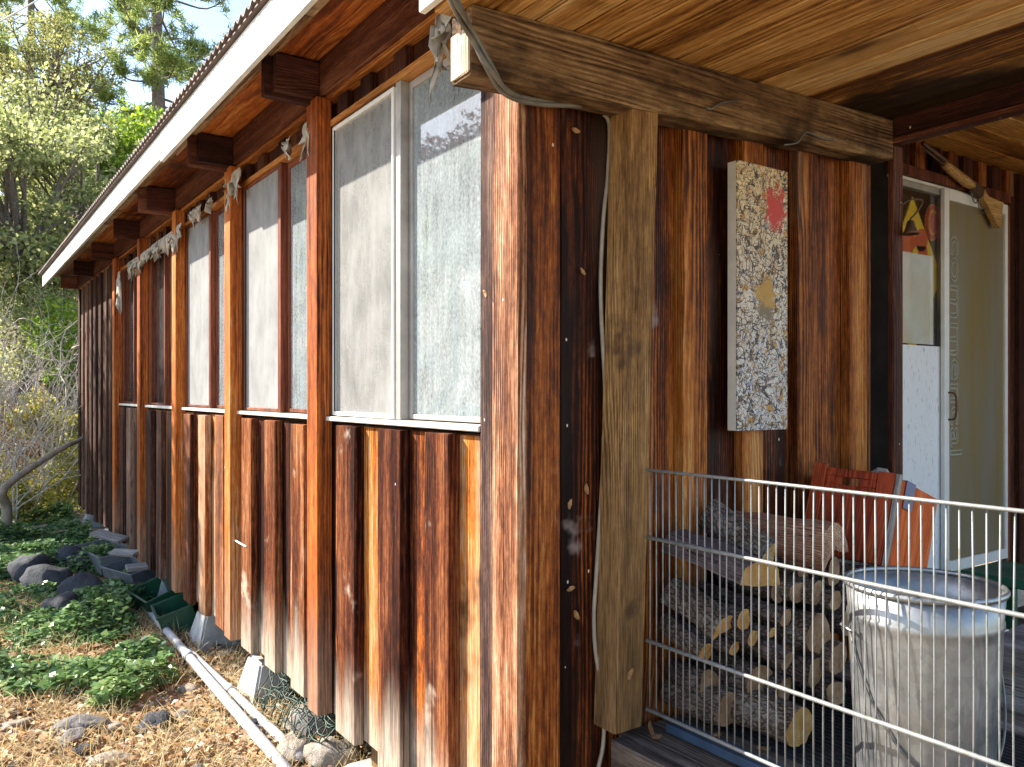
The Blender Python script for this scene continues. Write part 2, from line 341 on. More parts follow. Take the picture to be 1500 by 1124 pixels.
def m_painting():
    """splattered canvas: dribbled black net, ochre and red blots on off-white"""
    a = NT('splattered_canvas'); tc = a.n('TexCoord', out=3)
    p = a.vm('ADD', tc, a.vm('MULTIPLY', a.noise(tc, 22, 4, .6, out=1), (.0, .05, .05)))
    p2 = a.vm('ADD', tc, a.vm('MULTIPLY', a.noise(tc, 9, 4, .7, out=1), (.0, .16, .16)))
    c = a.mix(a.mr(a.noise(tc, 20, 4, .6), .35, .65), (.70, .67, .60), (.54, .50, .46))
    c = a.mix(a.mr(a.noise(tc, 20, 3, .6), .60, .63), c, (.50, .26, .035))
    c = a.mix(a.mr(a.noise(a.vm('ADD', tc, (3., 3., 3.)), 30, 3, .6), .62, .64), c, (.30, .34, .52))
    for k, (sc, wd, cc) in enumerate(((11., .016, (.03, .028, .03)), (17., .017, (.04, .033, .03)), (23., .012, (.14, .06, .035)), (21., .014, (.03, .03, .035)), (30., .012, (.45, .27, .07)))):
        nn_ = a.noise(a.vm('ADD', tc, (k*3.7, k*1.3, k*2.1)), sc, 2, .55, 1.4)
        c = a.mix(a.math('LESS_THAN', a.math('ABSOLUTE', a.math('SUBTRACT', nn_, .5)), wd), c, cc)
    dots = a.n('TexVoronoi', {'Vector': p, 'Scale': 55.0}, out=0)
    c = a.mix(a.math('LESS_THAN', dots, .12), c, (.05, .045, .045))
    zl = a.n('SeparateXYZ', {0: tc}, out=2)
    c = a.mix(1.0, c, a.mix(a.mr(a.math('ADD', zl, a.math('MULTIPLY', a.noise(tc, 9, 3), .3)), .35, .95), (.86, .87, .92), (.98, .82, .52)), 'MULTIPLY')
    def blot(cy, cz, r, col, sx, c):
        d = a.vm('MULTIPLY', a.vm('SUBTRACT', p2, (0., cy+.08, cz+.08)), (0., 1./r/sx, 1./r))
        ln = a.n('VectorMath', {0: d}, out=1, operation='LENGTH')
        sp = a.math('ADD', a.math('MULTIPLY', a.noise(a.n('VectorMath', {0: d}, operation='NORMALIZE'), 6.5, 3, .7), 3.4), a.math('MULTIPLY', a.noise(tc, 60, 3, .7), .5))
        return a.mix(a.math('LESS_THAN', a.math('SUBTRACT', ln, sp), -1.05), c, col)
    c = blot(.19, .745, .075, (.46, .028, .012), .55, c)
    c = blot(.145, .46, .055, (.40, .22, .03), .8, c)
    c = blot(.15, .395, .04, (.16, .12, .06), .8, c)
    a.pset(color=c, rough=.55); a.bump(a.noise(tc, 70, 4), .5, .004); return a.m
MT['painting'] = m_painting()

def m_stars():
    a = NT('blue_star_print'); tc = a.n('TexCoord', out=3)
    v = a.n('TexVoronoi', {'Vector': tc, 'Scale': 42.0, 'Randomness': .25}, out=0)
    c = a.mix(a.math('LESS_THAN', v, .24), (.17, .18, .27), (.72, .7, .68)); a.pset(color=c, rough=.8); return a.m
MT['stars'] = m_stars()

def m_leaf(name, stops, trans=.35, rough=.5):
    a = NT(name); g = a.n('NewGeometry', out='Random Per Island')
    pos = a.n('NewGeometry', out=0)
    f = a.math('ADD', a.math('MULTIPLY', g, .75), a.math('MULTIPLY', a.math('SUBTRACT', a.noise(pos, .9, 3), .5), .9))
    c = a.ramp(f, stops)
    a.pset(color=c, rough=rough, spec=.4)
    tl = a.n('BsdfTranslucent', {'Color': c})
    mx = a.n('MixShader', {0: trans, 1: a.p.outputs[0], 2: tl}); a.t.links.new(mx, a.out.inputs[0]); return a.m
MT['lf_oak'] = m_leaf('oak_leaf', [(0, (.12, .145, .045)), (.4, (.34, .37, .13)), (.75, (.53, .54, .26)), (.93, (.64, .60, .40)), (1, (.60, .29, .11))], .62)
MT['lf_live'] = m_leaf('live_oak_leaf', [(0, (.12, .14, .045)), (.5, (.36, .36, .12)), (1, (.56, .50, .22))], .62)
MT['lf_green'] = m_leaf('maple_leaf', [(0, (.10, .20, .015)), (.5, (.26, .40, .03)), (.85, (.50, .54, .06)), (1, (.6, .32, .05))], .55)
MT['lf_pine'] = m_leaf('pine_needle', [(0, (.10, .17, .05)), (.5, (.32, .40, .10)), (1, (.60, .60, .20))], .55)
MT['lf_red'] = m_leaf('red_leaf', [(0, (.12, .02, .01)), (.5, (.35, .06, .02)), (1, (.5, .2, .04))], .4)
MT['lf_ivy'] = m_leaf('ivy_leaf', [(0, (.05, .12, .045)), (.45, (.18, .31, .10)), (.8, (.36, .47, .18)), (1, (.58, .56, .20))], .35, .38)
MT['lf_yel'] = m_leaf('yellow_shrub_leaf', [(0, (.20, .22, .03)), (.5, (.50, .46, .08)), (.8, (.62, .46, .14)), (1, (.6, .26, .07))], .5)
MT['lf_dry'] = m_leaf('dry_leaf', [(0, (.10, .045, .022)), (.3, (.34, .16, .06)), (.6, (.56, .37, .19)), (1, (.74, .63, .50))], .2, .7)
MT['lf_grass'] = m_leaf('dry_grass_blade', [(0, (.50, .35, .14)), (.5, (.70, .56, .29)), (.85, (.80, .72, .48)), (1, (.38, .44, .12))], .3, .6)
MT['dryleaf'] = simple('curled_leaf', (.42, .22, .09), .7, var=.5, scale=30)

def m_ground():
    a = NT('litter_soil'); p = a.n('NewGeometry', out=0)
    n1 = a.noise(p, 3, 6, .65); n2 = a.noise(p, 40, 5, .7)
    c = a.mix(a.mr(n1, .35, .65), (.26, .18, .11), (.52, .41, .27)); c = a.mix(a.mr(n2, .45, .7, 0, .8), c, (.58, .48, .36))
    c = a.mix(a.mr(n2, .42, .3, 0, .8), c, (.10, .065, .04))
    a.pset(color=c, rough=.95, spec=.1); a.bump(n2, .9, .03); return a.m
MT['ground'] = m_ground()

# ------------------------------------------------------------------ object helpers
WL = {}
def link(o, parent=None, loc=(0, 0, 0)):
    COL.objects.link(o); loc = Vector(loc)
    if parent is not None:
        o.parent = parent; o.location = loc - WL.get(parent.name, Vector((0, 0, 0)))
    else: o.location = loc
    WL[o.name] = loc.copy(); return o
def tag(o, label=None, cat=None, group=None, kind=None):
    if label: o['label'] = label
    if cat: o['category'] = cat
    if group: o['group'] = group
    if kind: o['kind'] = kind
    return o
def empty(name, loc, label, cat, group=None):
    o = bpy.data.objects.new(name, None); o.empty_display_size = .1; link(o, None, loc); return tag(o, label, cat, group)
def meshobj(name, me, mat, parent=None, loc=(0, 0, 0), smooth=False):
    if mat is not None and not me.materials: me.materials.append(MT[mat] if isinstance(mat, str) else mat)
    if smooth: me.polygons.foreach_set('use_smooth', [True]*len(me.polygons))
    return link(bpy.data.objects.new(name, me), parent, loc)
def arr_mesh(name, V, Fc):
    """big mesh from numpy arrays, all faces with the same corner count"""
    V = np.asarray(V, dtype=np.float32); Fc = np.asarray(Fc, dtype=np.int32); k = Fc.shape[1]
    me = bpy.data.meshes.new(name); me.vertices.add(len(V)); me.vertices.foreach_set('co', V.ravel())
    me.loops.add(Fc.size); me.loops.foreach_set('vertex_index', Fc.ravel())
    me.polygons.add(len(Fc)); me.polygons.foreach_set('loop_start', np.arange(0, Fc.size, k, dtype=np.int32))
    me.polygons.foreach_set('loop_total', np.full(len(Fc), k, dtype=np.int32)); me.update(calc_edges=True); me.validate(); return me
def bm_box(bm, lo, hi, bev=0.0):
    lo = Vector(lo); hi = Vector(hi)
    r = bmesh.ops.create_cube(bm, size=1.0); vs = r['verts']
    for v in vs: v.co = Vector(((lo[i]+hi[i])/2 + v.co[i]*(hi[i]-lo[i]) for i in range(3)))
    if bev > 0:
        es = list({e for v in vs for e in v.link_edges})
        bmesh.ops.bevel(bm, geom=es, offset=bev, segments=1, affect='EDGES', profile=.5)
def bm_done(bm, name):
    me = bpy.data.meshes.new(name); bm.to_mesh(me); bm.free(); return me
def box(name, lo, hi, mat, parent=None, bev=.002, rot=None, wob=0.):
    """one board: local origin at its middle-bottom, so solid wood grain runs through it"""
    lo = Vector(lo); hi = Vector(hi); o0 = Vector(((lo.x+hi.x)/2, (lo.y+hi.y)/2, lo.z))
    bm = bmesh.new(); bm_box(bm, lo-o0, hi-o0, min(bev, .3*min(hi-lo)))
    if wob:
        for v in bm.verts: v.co += Vector((U(-wob, wob), U(-wob, wob), U(-wob, wob)))
    ob = meshobj(name, bm_done(bm, name), mat, parent, o0)
    if rot: ob.rotation_euler = rot
    return ob
def boxes(name, lst, mat, parent=None, o0=(0, 0, 0), bev=.0015):
    bm = bmesh.new(); o0 = Vector(o0)
    for lo, hi in lst: bm_box(bm, Vector(lo)-o0, Vector(hi)-o0, bev)
    return meshobj(name, bm_done(bm, name), mat, parent, o0)
def tube_np(pts, rad, n=6, cap=True):
    pts = [Vector(p) for p in pts]; k = len(pts)
    if not hasattr(rad, '__len__'): rad = [rad]*k
    V = []; Fc = []
    up = None
    for i, p in enumerate(pts):
        d = (pts[min(i+1, k-1)]-pts[max(i-1, 0)]).normalized()
        if up is None: up = d.orthogonal().normalized()
        up = (up - d*up.dot(d)); up = up.normalized() if up.length > 1e-6 else d.orthogonal().normalized()
        s = d.cross(up)
        for j in range(n):
            an = 2*math.pi*j/n; V.append(p+(up*math.cos(an)+s*math.sin(an))*rad[i])
    for i in range(k-1):
        for j in range(n):
            Fc.append((i*n+j, i*n+(j+1) % n, (i+1)*n+(j+1) % n, (i+1)*n+j))
    return V, Fc
class Tubes:
    def __init__(s): s.V = []; s.F = []
    def add(s, pts, rad, n=6):
        V, Fc = tube_np(pts, rad, n); b = len(s.V); s.V += V
        s.F += [tuple(i+b for i in f) for f in Fc]
        k = len(V)
        s.F.append(tuple(b+i for i in reversed(range(n)))); s.F.append(tuple(b+k-n+i for i in range(n)))
    def obj(s, name, mat, parent=None, o0=(0, 0, 0), smooth=True):
        o0 = Vector(o0); me = bpy.data.meshes.new(name); me.from_pydata([tuple(v-o0) for v in s.V], [], s.F); me.update()
        return meshobj(name, me, mat, parent, o0, smooth)
def smooth_path(pts, sub=6):
    pts = [Vector(p) for p in pts]; out = []
    for i in range(len(pts)-1):
        p0, p1, p2, p3 = pts[max(i-1, 0)], pts[i], pts[i+1], pts[min(i+2, len(pts)-1)]
        for k in range(sub):
            t = k/sub
            out.append(.5*((2*p1)+(p2-p0)*t+(2*p0-5*p1+4*p2-p3)*t*t+(3*p1-p0-3*p2+p3)*t**3))
    return out+[pts[-1]]

# ------------------------------------------------------------------ ground
def gz(x, y):
    z = -1.60 + .055*max(0, min(1, (x+4)/4)) + .10*max(0, min(1, (-x-4)/5))
    z += .05*(mnoise.noise(Vector((x*.9, y*.9, 0)))) + .02*mnoise.noise(Vector((x*4, y*4, 3)))
    if x < -10.5: z += min(9, .30*(-x-10.5)**1.05)
    if y < -2.2 and x < -3: z -= .0
    return z
def build_ground():
    xs = np.concatenate([np.array([-900, -300, -120, -60]), np.arange(-40, -12, 1.0), np.arange(-12, 2.5, .09), np.array([4, 8, 20, 60, 200, 600])])
    ys = np.concatenate([np.array([-600, -200, -60, -25, -12, -6, -4]), np.arange(-3, .6, .09), np.array([1.5, 3, 6, 12, 30, 80, 250, 800])])
    V = [(x, y, gz(x, y)) for x in xs for y in ys]; ny = len(ys)
    Fc = [(i*ny+j, (i+1)*ny+j, (i+1)*ny+j+1, i*ny+j+1) for i in range(len(xs)-1) for j in range(ny-1)]
    o = meshobj('ground', arr_mesh('ground', V, Fc), 'ground', smooth=True); tag(o, kind='structure')
build_ground()

# ------------------------------------------------------------------ the cabin
SILL = -.096; WTOP = 1.09; BOT = -1.32; END = 8.95
cabin = empty('cabin', (0, 0, BOT), 'weathered board and batten cabin with a row of windows and covered porch', 'cabin')
POSTS = [1.40, 2.64, 3.90, 5.10, 6.26]

def sx(s): return -s
# long side wall: sheathing behind the boards
side = boxes('side_wall', [((-END+.003, .022, BOT+.04), (-.03, .08, SILL-.03)), ((-END+.003, .022, 1.12), (-.03, .08, 1.40)),
     ((-END+.003, .022, SILL-.03), (-6.24, .08, 1.12)), ((-.185, .022, SILL-.03), (-.03, .08, 1.12))] +
     [((-p-.05, .022, SILL-.03), (-p+.05, .08, 1.12)) for p in POSTS[:-1]], 'darkz', cabin)
def vboard(a, b, z0, z1, y0, y1, mat, name='siding_board', par=None):
    o = box(name, (-b, y0, z0), (-a, y1, z1), mat, par or side, .003)
    o.rotation_euler = (U(-.002, .002), U(-.002, .002), U(-.012, .012)); return o
ZT = SILL-.035
def bay(bats, inners, ms='side', mb_='batten'):
    for a, b in inners: vboard(a, b, BOT+U(-.006, .012), ZT, .0, .02, ms)
    for a, b in bats: vboard(a, b, BOT+U(-.03, .012), ZT+U(-.012, .004), -.040, -.001, mb_, 'batten')
bay([(.335, .486), (.66, .84), (1.04, 1.22)], [(.187, .40), (.405, .74), (.745, 1.10), (1.105, 1.335)])
for i in range(4):
    a, b = POSTS[i]+.058, POSTS[i+1]-.058; L = b-a
    cs = [a+L*f for f in (.17, .50, .83)]
    bats = [(c-U(.075, .09), c+U(.075, .09)) for c in cs]
    ed = [a]+cs+[b]
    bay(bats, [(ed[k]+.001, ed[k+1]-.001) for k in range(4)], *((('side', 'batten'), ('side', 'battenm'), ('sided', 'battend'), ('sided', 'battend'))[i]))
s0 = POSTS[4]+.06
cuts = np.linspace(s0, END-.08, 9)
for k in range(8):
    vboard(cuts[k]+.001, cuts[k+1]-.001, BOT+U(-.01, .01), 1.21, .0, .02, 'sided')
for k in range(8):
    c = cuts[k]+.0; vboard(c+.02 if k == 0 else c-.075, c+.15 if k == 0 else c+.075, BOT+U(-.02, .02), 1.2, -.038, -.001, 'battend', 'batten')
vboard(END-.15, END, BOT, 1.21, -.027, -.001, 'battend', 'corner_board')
for p in POSTS: vboard(p-.056, p+.056, BOT+U(-.01, .01), 1.205, -.066, -.001, 'postw', 'wall_post')
vboard(-.022, .108, BOT-.02, 1.0, -.032, -.001, 'corner', 'corner_board')
vboard(.110, .184, BOT-.01, 1.0, -.024, -.001, 'casing', 'window_casing')

# header zone above the windows: dark rim board, packing blocks, warm head trim
header = box('rim_board', (-END, -.045, 1.213), (.0, .015, 1.385), 'dark', cabin)
box('rim_ledger', (-END+.01, -.028, 1.195), (-.0, .02, 1.2125), 'orangetrim', header)
for i in range(5):
    a = .19 if i == 0 else POSTS[i-1]+.06; b = POSTS[i]-.06
    for f in (.18, .44, .70, .9):
        c = a+(b-a)*f+U(-.03, .03); box('packing_block', (-c-.045, -.012+U(-.006, .006), 1.118), (-c+.045, .02, 1.19), 'darkz', header)

# windows
def make_window(i):
    a = .186 if i == 0 else POSTS[i-1]+.058; b = POSTS[i]-.058
    x0, x1 = -b, -a; z0, z1 = SILL, WTOP
    win = empty('window', ((x0+x1)/2, .03, z0), None, None)
    win.parent = cabin; win.location = Vector(((x0+x1)/2, .03, z0))-WL[cabin.name]
    tw = 'redtrim' if i else 'greyalu'
    box('sill', (x0-.005, -.030, z0-.020), (x1+.005, .075, z0-.002), 'creampaint', win, .003)
    box('head_trim', (x0, -.012, z1), (x1, .06, z1+.026), 'orangetrim', win)
    xm = x0+(x1-x0)*(.53 if i else .515)
    fw = .022
    for q0, q1 in ((x0, x0+fw), (x1-fw*.6, x1)):
        box('jamb', (q0, .0, z0), (q1, .07, z1), tw, win)
    box('meeting_stile', (xm-.02, -.004, z0), (xm+.018, .062, z1), tw, win)
    # right half: glass pane with its own thin frame
    g0, g1 = xm+.022, x1-fw*.6
    boxes('sash_frame', [((g0, .028, z0+.003), (g0+.02, .05, z1-.002)), ((g1-.012, .028, z0+.003), (g1, .05, z1-.002)),
           ((g0+.02, .028, z0+.003), (g1-.012, .05, z0+.02)), ((g0+.02, .028, z1-.03), (g1-.012, .05, z1-.002))], 'greyalu' if i == 0 else 'redtrim', win, (g0, .04, z0))
    dirty = 'glass' if i < 2 else ('glass' if i == 2 else 'glassclean')
    box('pane', (g0+.018, .037, z0+.018), (g1-.010, .041, z1-.028), dirty, win, 0)
    # left half: sliding sash behind an insect screen
    l0, l1 = x0+fw, xm-.022
    fm = 'alu' if i == 0 else 'redtrim'; t = .016 if i == 0 else .014
    y0, y1 = (-.012, .012) if i == 0 else (.0, .016)
    top = z1-.002 if i != 0 else z1-.012
    sf = boxes('screen_frame', [((l0, y0, z0+.003), (l0+t, y1, top)), ((l1-t, y0, z0+.003), (l1, y1, top)),
           ((l0+t, y0, z0+.003), (l1-t, y1, z0+.003+t)), ((l0+t, y0, top-t), (l1-t, y1, top))], fm, win, (l0, 0, z0))
    if i < 3:
        box('insect_screen', (l0+t-.002, (y0+y1)/2-.001, z0+t), (l1-t+.002, (y0+y1)/2+.001, top-t), 'screen' if i == 0 else 'screen2', win, 0)
    if i < 2:
        boxes('gasket', [((l0+t, y0-.001, z0+.02), (l0+t+.006, y0+.004, top-t))], 'rubber', win, (l0, 0, z0))
    box('pane', (l0+.01, .050, z0+.01), (l1-.003, .054, z1-.01), 'glassclean', win, 0)
    return win
def fix_empty_labels(o):
    for k in ('label', 'category'):
        if k in o: del o[k]
for i in range(5):
    make_window(i)

# room behind the windows
boxes('room', [((-END, 1.58, BOT+.2), (-.06, 1.60, 1.40)), ((-END, .09, -.98), (-.06, 1.57, -.94)), ((-END, .09, -.93), (-END+.04, 1.57, 1.37)), ((-.10, .09, -.93), (-.07, 1.57, 1.37)), ((-END+.05, .1, 1.375), (-.11, 1.57, 1.40))], 'inside', cabin)
boxes('crawlspace_blocker', [((-END, 1.5, -2.0), (-.05, 1.55, -.99))], 'darkz', cabin)  # added wall that keeps sun from passing under the cabin

# eaves: soffit boards, fascia, rafter tails, corrugated roof
roof_m = bpy.data.meshes.new('roof')
RV = []; RF = []
xs = np.arange(-9.22, .9, .0125); ysr = (-.415, .2, 1.5, 3.2)
for y in ysr:
    for x in xs:
        zz = 1.386+.05*(y+.415)+.011*math.sin(x*2*math.pi/.068)
        RV.append((x, y, zz-BOT))
n = len(xs)
for j in range(3):
    for i in range(n-1): RF.append((j*n+i, j*n+i+1, (j+1)*n+i+1, (j+1)*n+i))
roof = meshobj('roof', arr_mesh('roof', RV, RF), 'roof', cabin, (0, 0, BOT), True)
md = roof.modifiers.new('thick', 'SOLIDIFY'); md.thickness = .006; md.offset = -1
fz0, fz1 = 1.205, 1.362
xj = onY(236, 262, -.38).x
box('fascia_board', (xj+.002, -.385, fz0), (.75, -.365, fz1), 'fasciapaint', roof, .002)
box('fascia_board', (-9.08, -.383, fz0+.020), (xj-.002, -.363, fz1), 'fasciapaint', roof, .002)
box('drip_edge', (-9.2, -.404, fz1+.002), (.8, -.37, fz1+.012), 'roof', roof)
zr = 1.354
cutx = [-9.15, -7.2, -5.3, -3.1, -1.0, .7]
for k in range(5):
    for j, (y0, y1, mt) in enumerate(((-.362, -.215, 'soffit'), (-.213, -.047, 'soffit2'))):
        o = box('soffit_board', (cutx[k]+.002+.3*j, y0, zr+.008*j), (cutx[k+1]-.002+.3*j, y1, zr+.014+.008*j), mt, roof, .003)
RAF = [1.37, 2.60, 3.94, 5.16, 6.38, 7.60, 8.88]
for k, s in enumerate(RAF):
    box('rafter_tail', (-s-.038, -.222+U(-.01, .01), 1.205), (-s, -.046, 1.353), 'darky', roof, .003, wob=.001)
    if k < 3: box('rafter_tail', (-s-.080, -.262, 1.188), (-s-.041, -.046, 1.345), 'darky', roof, .003)
boxes('roof_deck', [((-9.05, .03, 1.388), (.7, 3.1, 1.400))], 'darky', roof, (0, 0, 1.41))

# porch wall (faces +X): boards, battens, corner board
PW = 1.68
pwall = boxes('porch_wall', [((-.05, .03, BOT), (-.022, PW, 1.1))], 'darkz', cabin)
def pboard(y0, y1, x0, x1, z0, z1, mat, name='siding_board'):
    o = box(name, (x0, y0, z0), (x1, y1, z1), mat, pwall, .003); o.rotation_euler = (U(-.002, .002), 0, U(-.006, .006)); return o
def py_(px, X): return onX(px, 575, X).y
pboard(-.028, py_(821, .022), .0, .022, BOT-.02, 1.02, 'porch', 'corner_board')
ins = [py_(821, 0)+.002, py_(893, 0), py_(996, 0)+.02, py_(1080, 0), py_(1165, 0)+.01, py_(1240, 0), PW]
for a, b in zip(ins[:-1], ins[1:]): pboard(a+.001, b-.001, -.021, -.001, BOT, 1.05, 'porch')
for a, b in ((1000, 1036), (1088, 1118), (1170, 1198), (1245, 1270)):
    pboard(py_(a, .04), py_(b, .04), .0, .04, BOT, 1.0, 'porchb', 'batten')
box('siding_return', (-.42, PW-.025, -1.1), (-.052, PW-.002, 1.25), 'darkz', pwall)

# porch: beam, post, ceiling, header, second ceiling
def ceil_z(y): return .962+.036*(y+.24)
BA = onX(689, 60, .12).y
def porch_beam():
    bm = bmesh.new(); y0, y1 = BA, 1.612
    segs = 14; rings = []
    for k in range(segs+1):
        y = y0+(y1-y0)*k/segs; zt = ceil_z(y)-.006; zb = zt-.172+.022*k/segs
        w = .0012
        rings.append([bm.verts.new((x+U(-w, w), y-y0+U(-w, w)*(0 < k < segs), z+U(-w, w)*1.5)) for x, z in ((.032, zb), (.121, zb), (.128, zb+.008), (.128, zt), (.032, zt))])
    m = len(rings[0])
    for k in range(segs):
        for j in range(m): bm.faces.new((rings[k][j], rings[k][(j+1) % m], rings[k+1][(j+1) % m], rings[k+1][j]))
    bm.faces.new(rings[0][::-1]); bm.faces.new(rings[-1]); bmesh.ops.recalc_face_normals(bm, faces=bm.faces)
    return meshobj('porch_beam', bm_done(bm, 'porch_beam'), 'beam', cabin, (0, y0, 0))
beam = porch_beam()
zb = ceil_z(BA)-.174
box('beam_end', (.036, BA-.007, zb+.004), (.122, BA-.001, zb+.115), 'beamend', beam, .002, wob=.002)

def porch_post():
    t = (.022, .118, .30, .402); zt = ceil_z(.35)-.174+.006; zbm = -.968
    bm = bmesh.new(); rings = []
    for k in range(9):
        f = k/8; z = zt+(zbm-zt)*f; sh = -.062*f
        # leans out along -Y towards its foot
        yy = sh*.83; xx = sh*.25
        rings.append([bm.verts.new((x+xx+U(-.001, .001), y+yy+U(-.001, .001), z-zbm)) for x, y in ((t[0]+.004, t[2]), (t[1]-.004, t[2]), (t[1], t[2]+.004), (t[1], t[3]), (t[0], t[3]), (t[0], t[2]+.004))])
    m = 6
    for k in range(8):
        for j in range(m): bm.faces.new((rings[k][j], rings[k][(j+1) % m], rings[k+1][(j+1) % m], rings[k+1][j]))
    bm.faces.new(rings[0]); bm.faces.new(rings[-1]); bmesh.ops.recalc_face_normals(bm, faces=bm.faces)
    return meshobj('porch_post', bm_done(bm, 'porch_post'), 'post', cabin, (0, 0, zbm))
porch_post()

pc = boxes('porch_ceiling', [((-.02, -.30, 1.10), (1.75, 1.61, 1.13))], 'dark', cabin)
pitch = .128; y = -.30; k = 0
while y < 1.60:
    xa = .03
    brk = [xa, U(.6, 1.1), 1.75] if k % 3 == 1 else [xa, 1.75]
    for a, b in zip(brk[:-1], brk[1:]):
        o = box('ceiling_board', (a+.001, y+.0045, ceil_z(y)), (b-.001, min(y+pitch-.0045, 1.618), ceil_z(y)+.03), 'ceil', pc, .003)
        o.rotation_euler = (.036, 0, 0)
    y += pitch; k += 1
box('porch_fascia', (.0, -.322, ceil_z(-.3)+.002), (1.75, -.303, ceil_z(-.3)+.12), 'creampaint', pc)
hdr = box('porch_header', (.03, 1.622, .942), (1.75, 1.695, 1.30), 'dark', cabin, .003)
box('header_trim', (.03, 1.6125, .934), (1.75, 1.6215, .954), 'dark', hdr)
c2 = boxes('upper_ceiling', [((-.4, 1.70, 1.30), (1.75, 4.6, 1.32))], 'dark', cabin)
for k in range(14):
    xx = -.40+k*.15; box('ceiling_board', (xx+.002, 1.697, 1.262), (xx+.147, 4.6, 1.285), 'ceily', c2, .005)
jamb = box('porch_inner_post', (.086, py_(1309, .11), -1.004), (.11, py_(1323, .11), .940), 'darkz', cabin, .003, wob=.001)

endw = boxes('added_end_wall', [((-.4, 4.62, -1.02), (1.5, 4.66, 1.3))], 'darkz', cabin)  # unseen wall added to darken the reflection in the door glass
for k in range(10): box('batten', (-.3+k*.17, 4.59, -1.0), (-.3+k*.17+.09, 4.618, 1.25), 'porchb', endw)
# door wall, recessed
DX = -.37
def dy(px, X=DX): return onX(px, 575, X).y
dwall = boxes('door_wall', [((DX-.06, 1.6, -1.02), (DX-.035, dy(1322), 1.3)), ((DX-.06, dy(1478), -1.02), (DX-.035, 4.6, 1.3)), ((DX-.06, dy(1322), 1.07), (DX-.035, dy(1478), 1.3)), ((DX-.6, 1.6, -1.02), (DX-.58, 4.6, 1.3))], 'darkz', cabin)
box('siding_board', (DX-.035, PW, -1.0), (DX-.02, dy(1316), 1.3), 'shadeblack', dwall)  # deep shadow of the recess is put into this board's colour
yy = dy(1318)
kk = 0
while yy < 4.4:
    if yy > dy(1482): z0 = -1.0
    else: z0 = 1.12
    box('batten', (DX-.034, yy, z0), (DX-.008, yy+.085, 1.26), 'porchb' if kk % 2 else 'darkz', dwall, .002); yy += .158; kk += 1

# patio door
DT = 1.045; DB = -.945
yL, yM, yR = dy(1312), dy(1384, DX+.024), dy(1476, DX+.024)
door = empty('patio_door', (DX, (yL+yR)/2, DB), None, None)
door.parent = cabin; door.location = Vector((DX, (yL+yR)/2, DB))-WL[cabin.name]
box('door_head', (DX-.03, yL-.05, DT+.018), (DX+.02, yR+.05, DT+.07), 'redtrim', door)
box('door_head_strip', (DX-.03, yL-.04, DT+.001), (DX+.006, yR+.0, DT+.016), 'creampaint', door)
box('door_jamb', (DX-.03, yR+.004, DB), (DX+.015, yR+.05, DT), 'redtrim', door)
fx0, fx1 = DX-.028, DX+.0
boxes('fixed_frame', [((fx0, yL, DB), (fx1, yL+.03, DT)), ((fx0, dy(1380), DB), (fx1, dy(1383.5), DT)), ((fx0, yL+.03, DT-.03), (fx1, dy(1380), DT)), ((fx0, yL+.03, DB), (fx1, dy(1380), DB+.03))], 'greyalu', door, (DX, yL, DB))
zsp = onX(1350, 505, DX).z
box('fixed_pane', (DX-.012, yL+.03, zsp), (DX-.008, dy(1380), DT-.03), 'glassdoor', door, 0)
box('kick_panel', (DX-.014, yL+.03, DB+.03), (DX-.002, dy(1380)-.001, zsp-.004), 'whitepanel', door)
sxx0, sxx1 = DX+.004, DX+.026
boxes('screen_door_frame', [((sxx0, yM-.004, DB+.02), (sxx1, yM+.042, DT-.0)), ((sxx0, yR-.028, DB+.02), (sxx1, yR, DT)), ((sxx0, yM+.045, DT-.055), (sxx1, yR-.028, DT)), ((sxx0, yM+.045, DB+.02), (sxx1, yR-.028, DB+.075))], 'alu', door, (DX, yM, DB))
box('door_track', (DX-.02, dy(1383.5)+.002, DB), (DX+.003, dy(1383.5)+.014, DT), 'greymetal', door)
box('door_screen', (DX+.012, yM+.044, DB+.074), (DX+.015, yR-.027, DT-.054), 'doorscreen', door, 0)
T = Tubes(); hy = yM+.03; hz = onX(1395, 595, DX+.03).z
T.add(smooth_path([(sxx1, hy, hz+.07), (sxx1+.03, hy+.01, hz+.06), (sxx1+.035, hy+.012, hz), (sxx1+.03, hy+.01, hz-.06), (sxx1, hy, hz-.07)], 5), .005, 6)
T.obj('door_handle', 'iron', door, (sxx1, hy, hz))
# outlined lettering running down the screen
def text_mesh(body, size, outline):
    cu = bpy.data.curves.new('lettering', 'FONT'); cu.body = body; cu.size = size; cu.align_x = 'LEFT'
    cu.space_character = 1.0; cu.fill_mode = 'NONE' if outline else 'BOTH'; cu.bevel_depth = outline; cu.extrude = 0 if outline else .0006
    cu.resolution_u = 6; cu.bevel_resolution = 0
    tmp = bpy.data.objects.new('tmp', cu); COL.objects.link(tmp)
    bpy.context.view_layer.update()
    me = bpy.data.meshes.new_from_object(tmp.evaluated_get(bpy.context.evaluated_depsgraph_get()))
    bpy.data.objects.remove(tmp); me.materials.clear(); return me
tm = text_mesh('commencal', .19, .0045)
top = onX(1398, 346, DX+.015); bot = onX(1400, 668, DX+.015)
co = np.array([v.co[:] for v in tm.vertices]); L0, L1 = co[:, 0].min(), co[:, 0].max(); H0, H1 = co[:, 1].min(), co[:, 1].max()
wy0, wy1 = dy(1391, DX+.015), dy(1408.5, DX+.015)
for v in tm.vertices:
    f = (v.co.x-L0)/(L1-L0); g = (v.co.y-H0)/(H1-H0); dz = v.co.z
    v.co = Vector((dz*.5, wy0+(wy1-wy0)*g, top.z+(bot.z-top.z)*f)) - Vector((0, wy0, top.z))
meshobj('lettering', tm, 'decal', door, (DX+.0165, wy0, top.z))
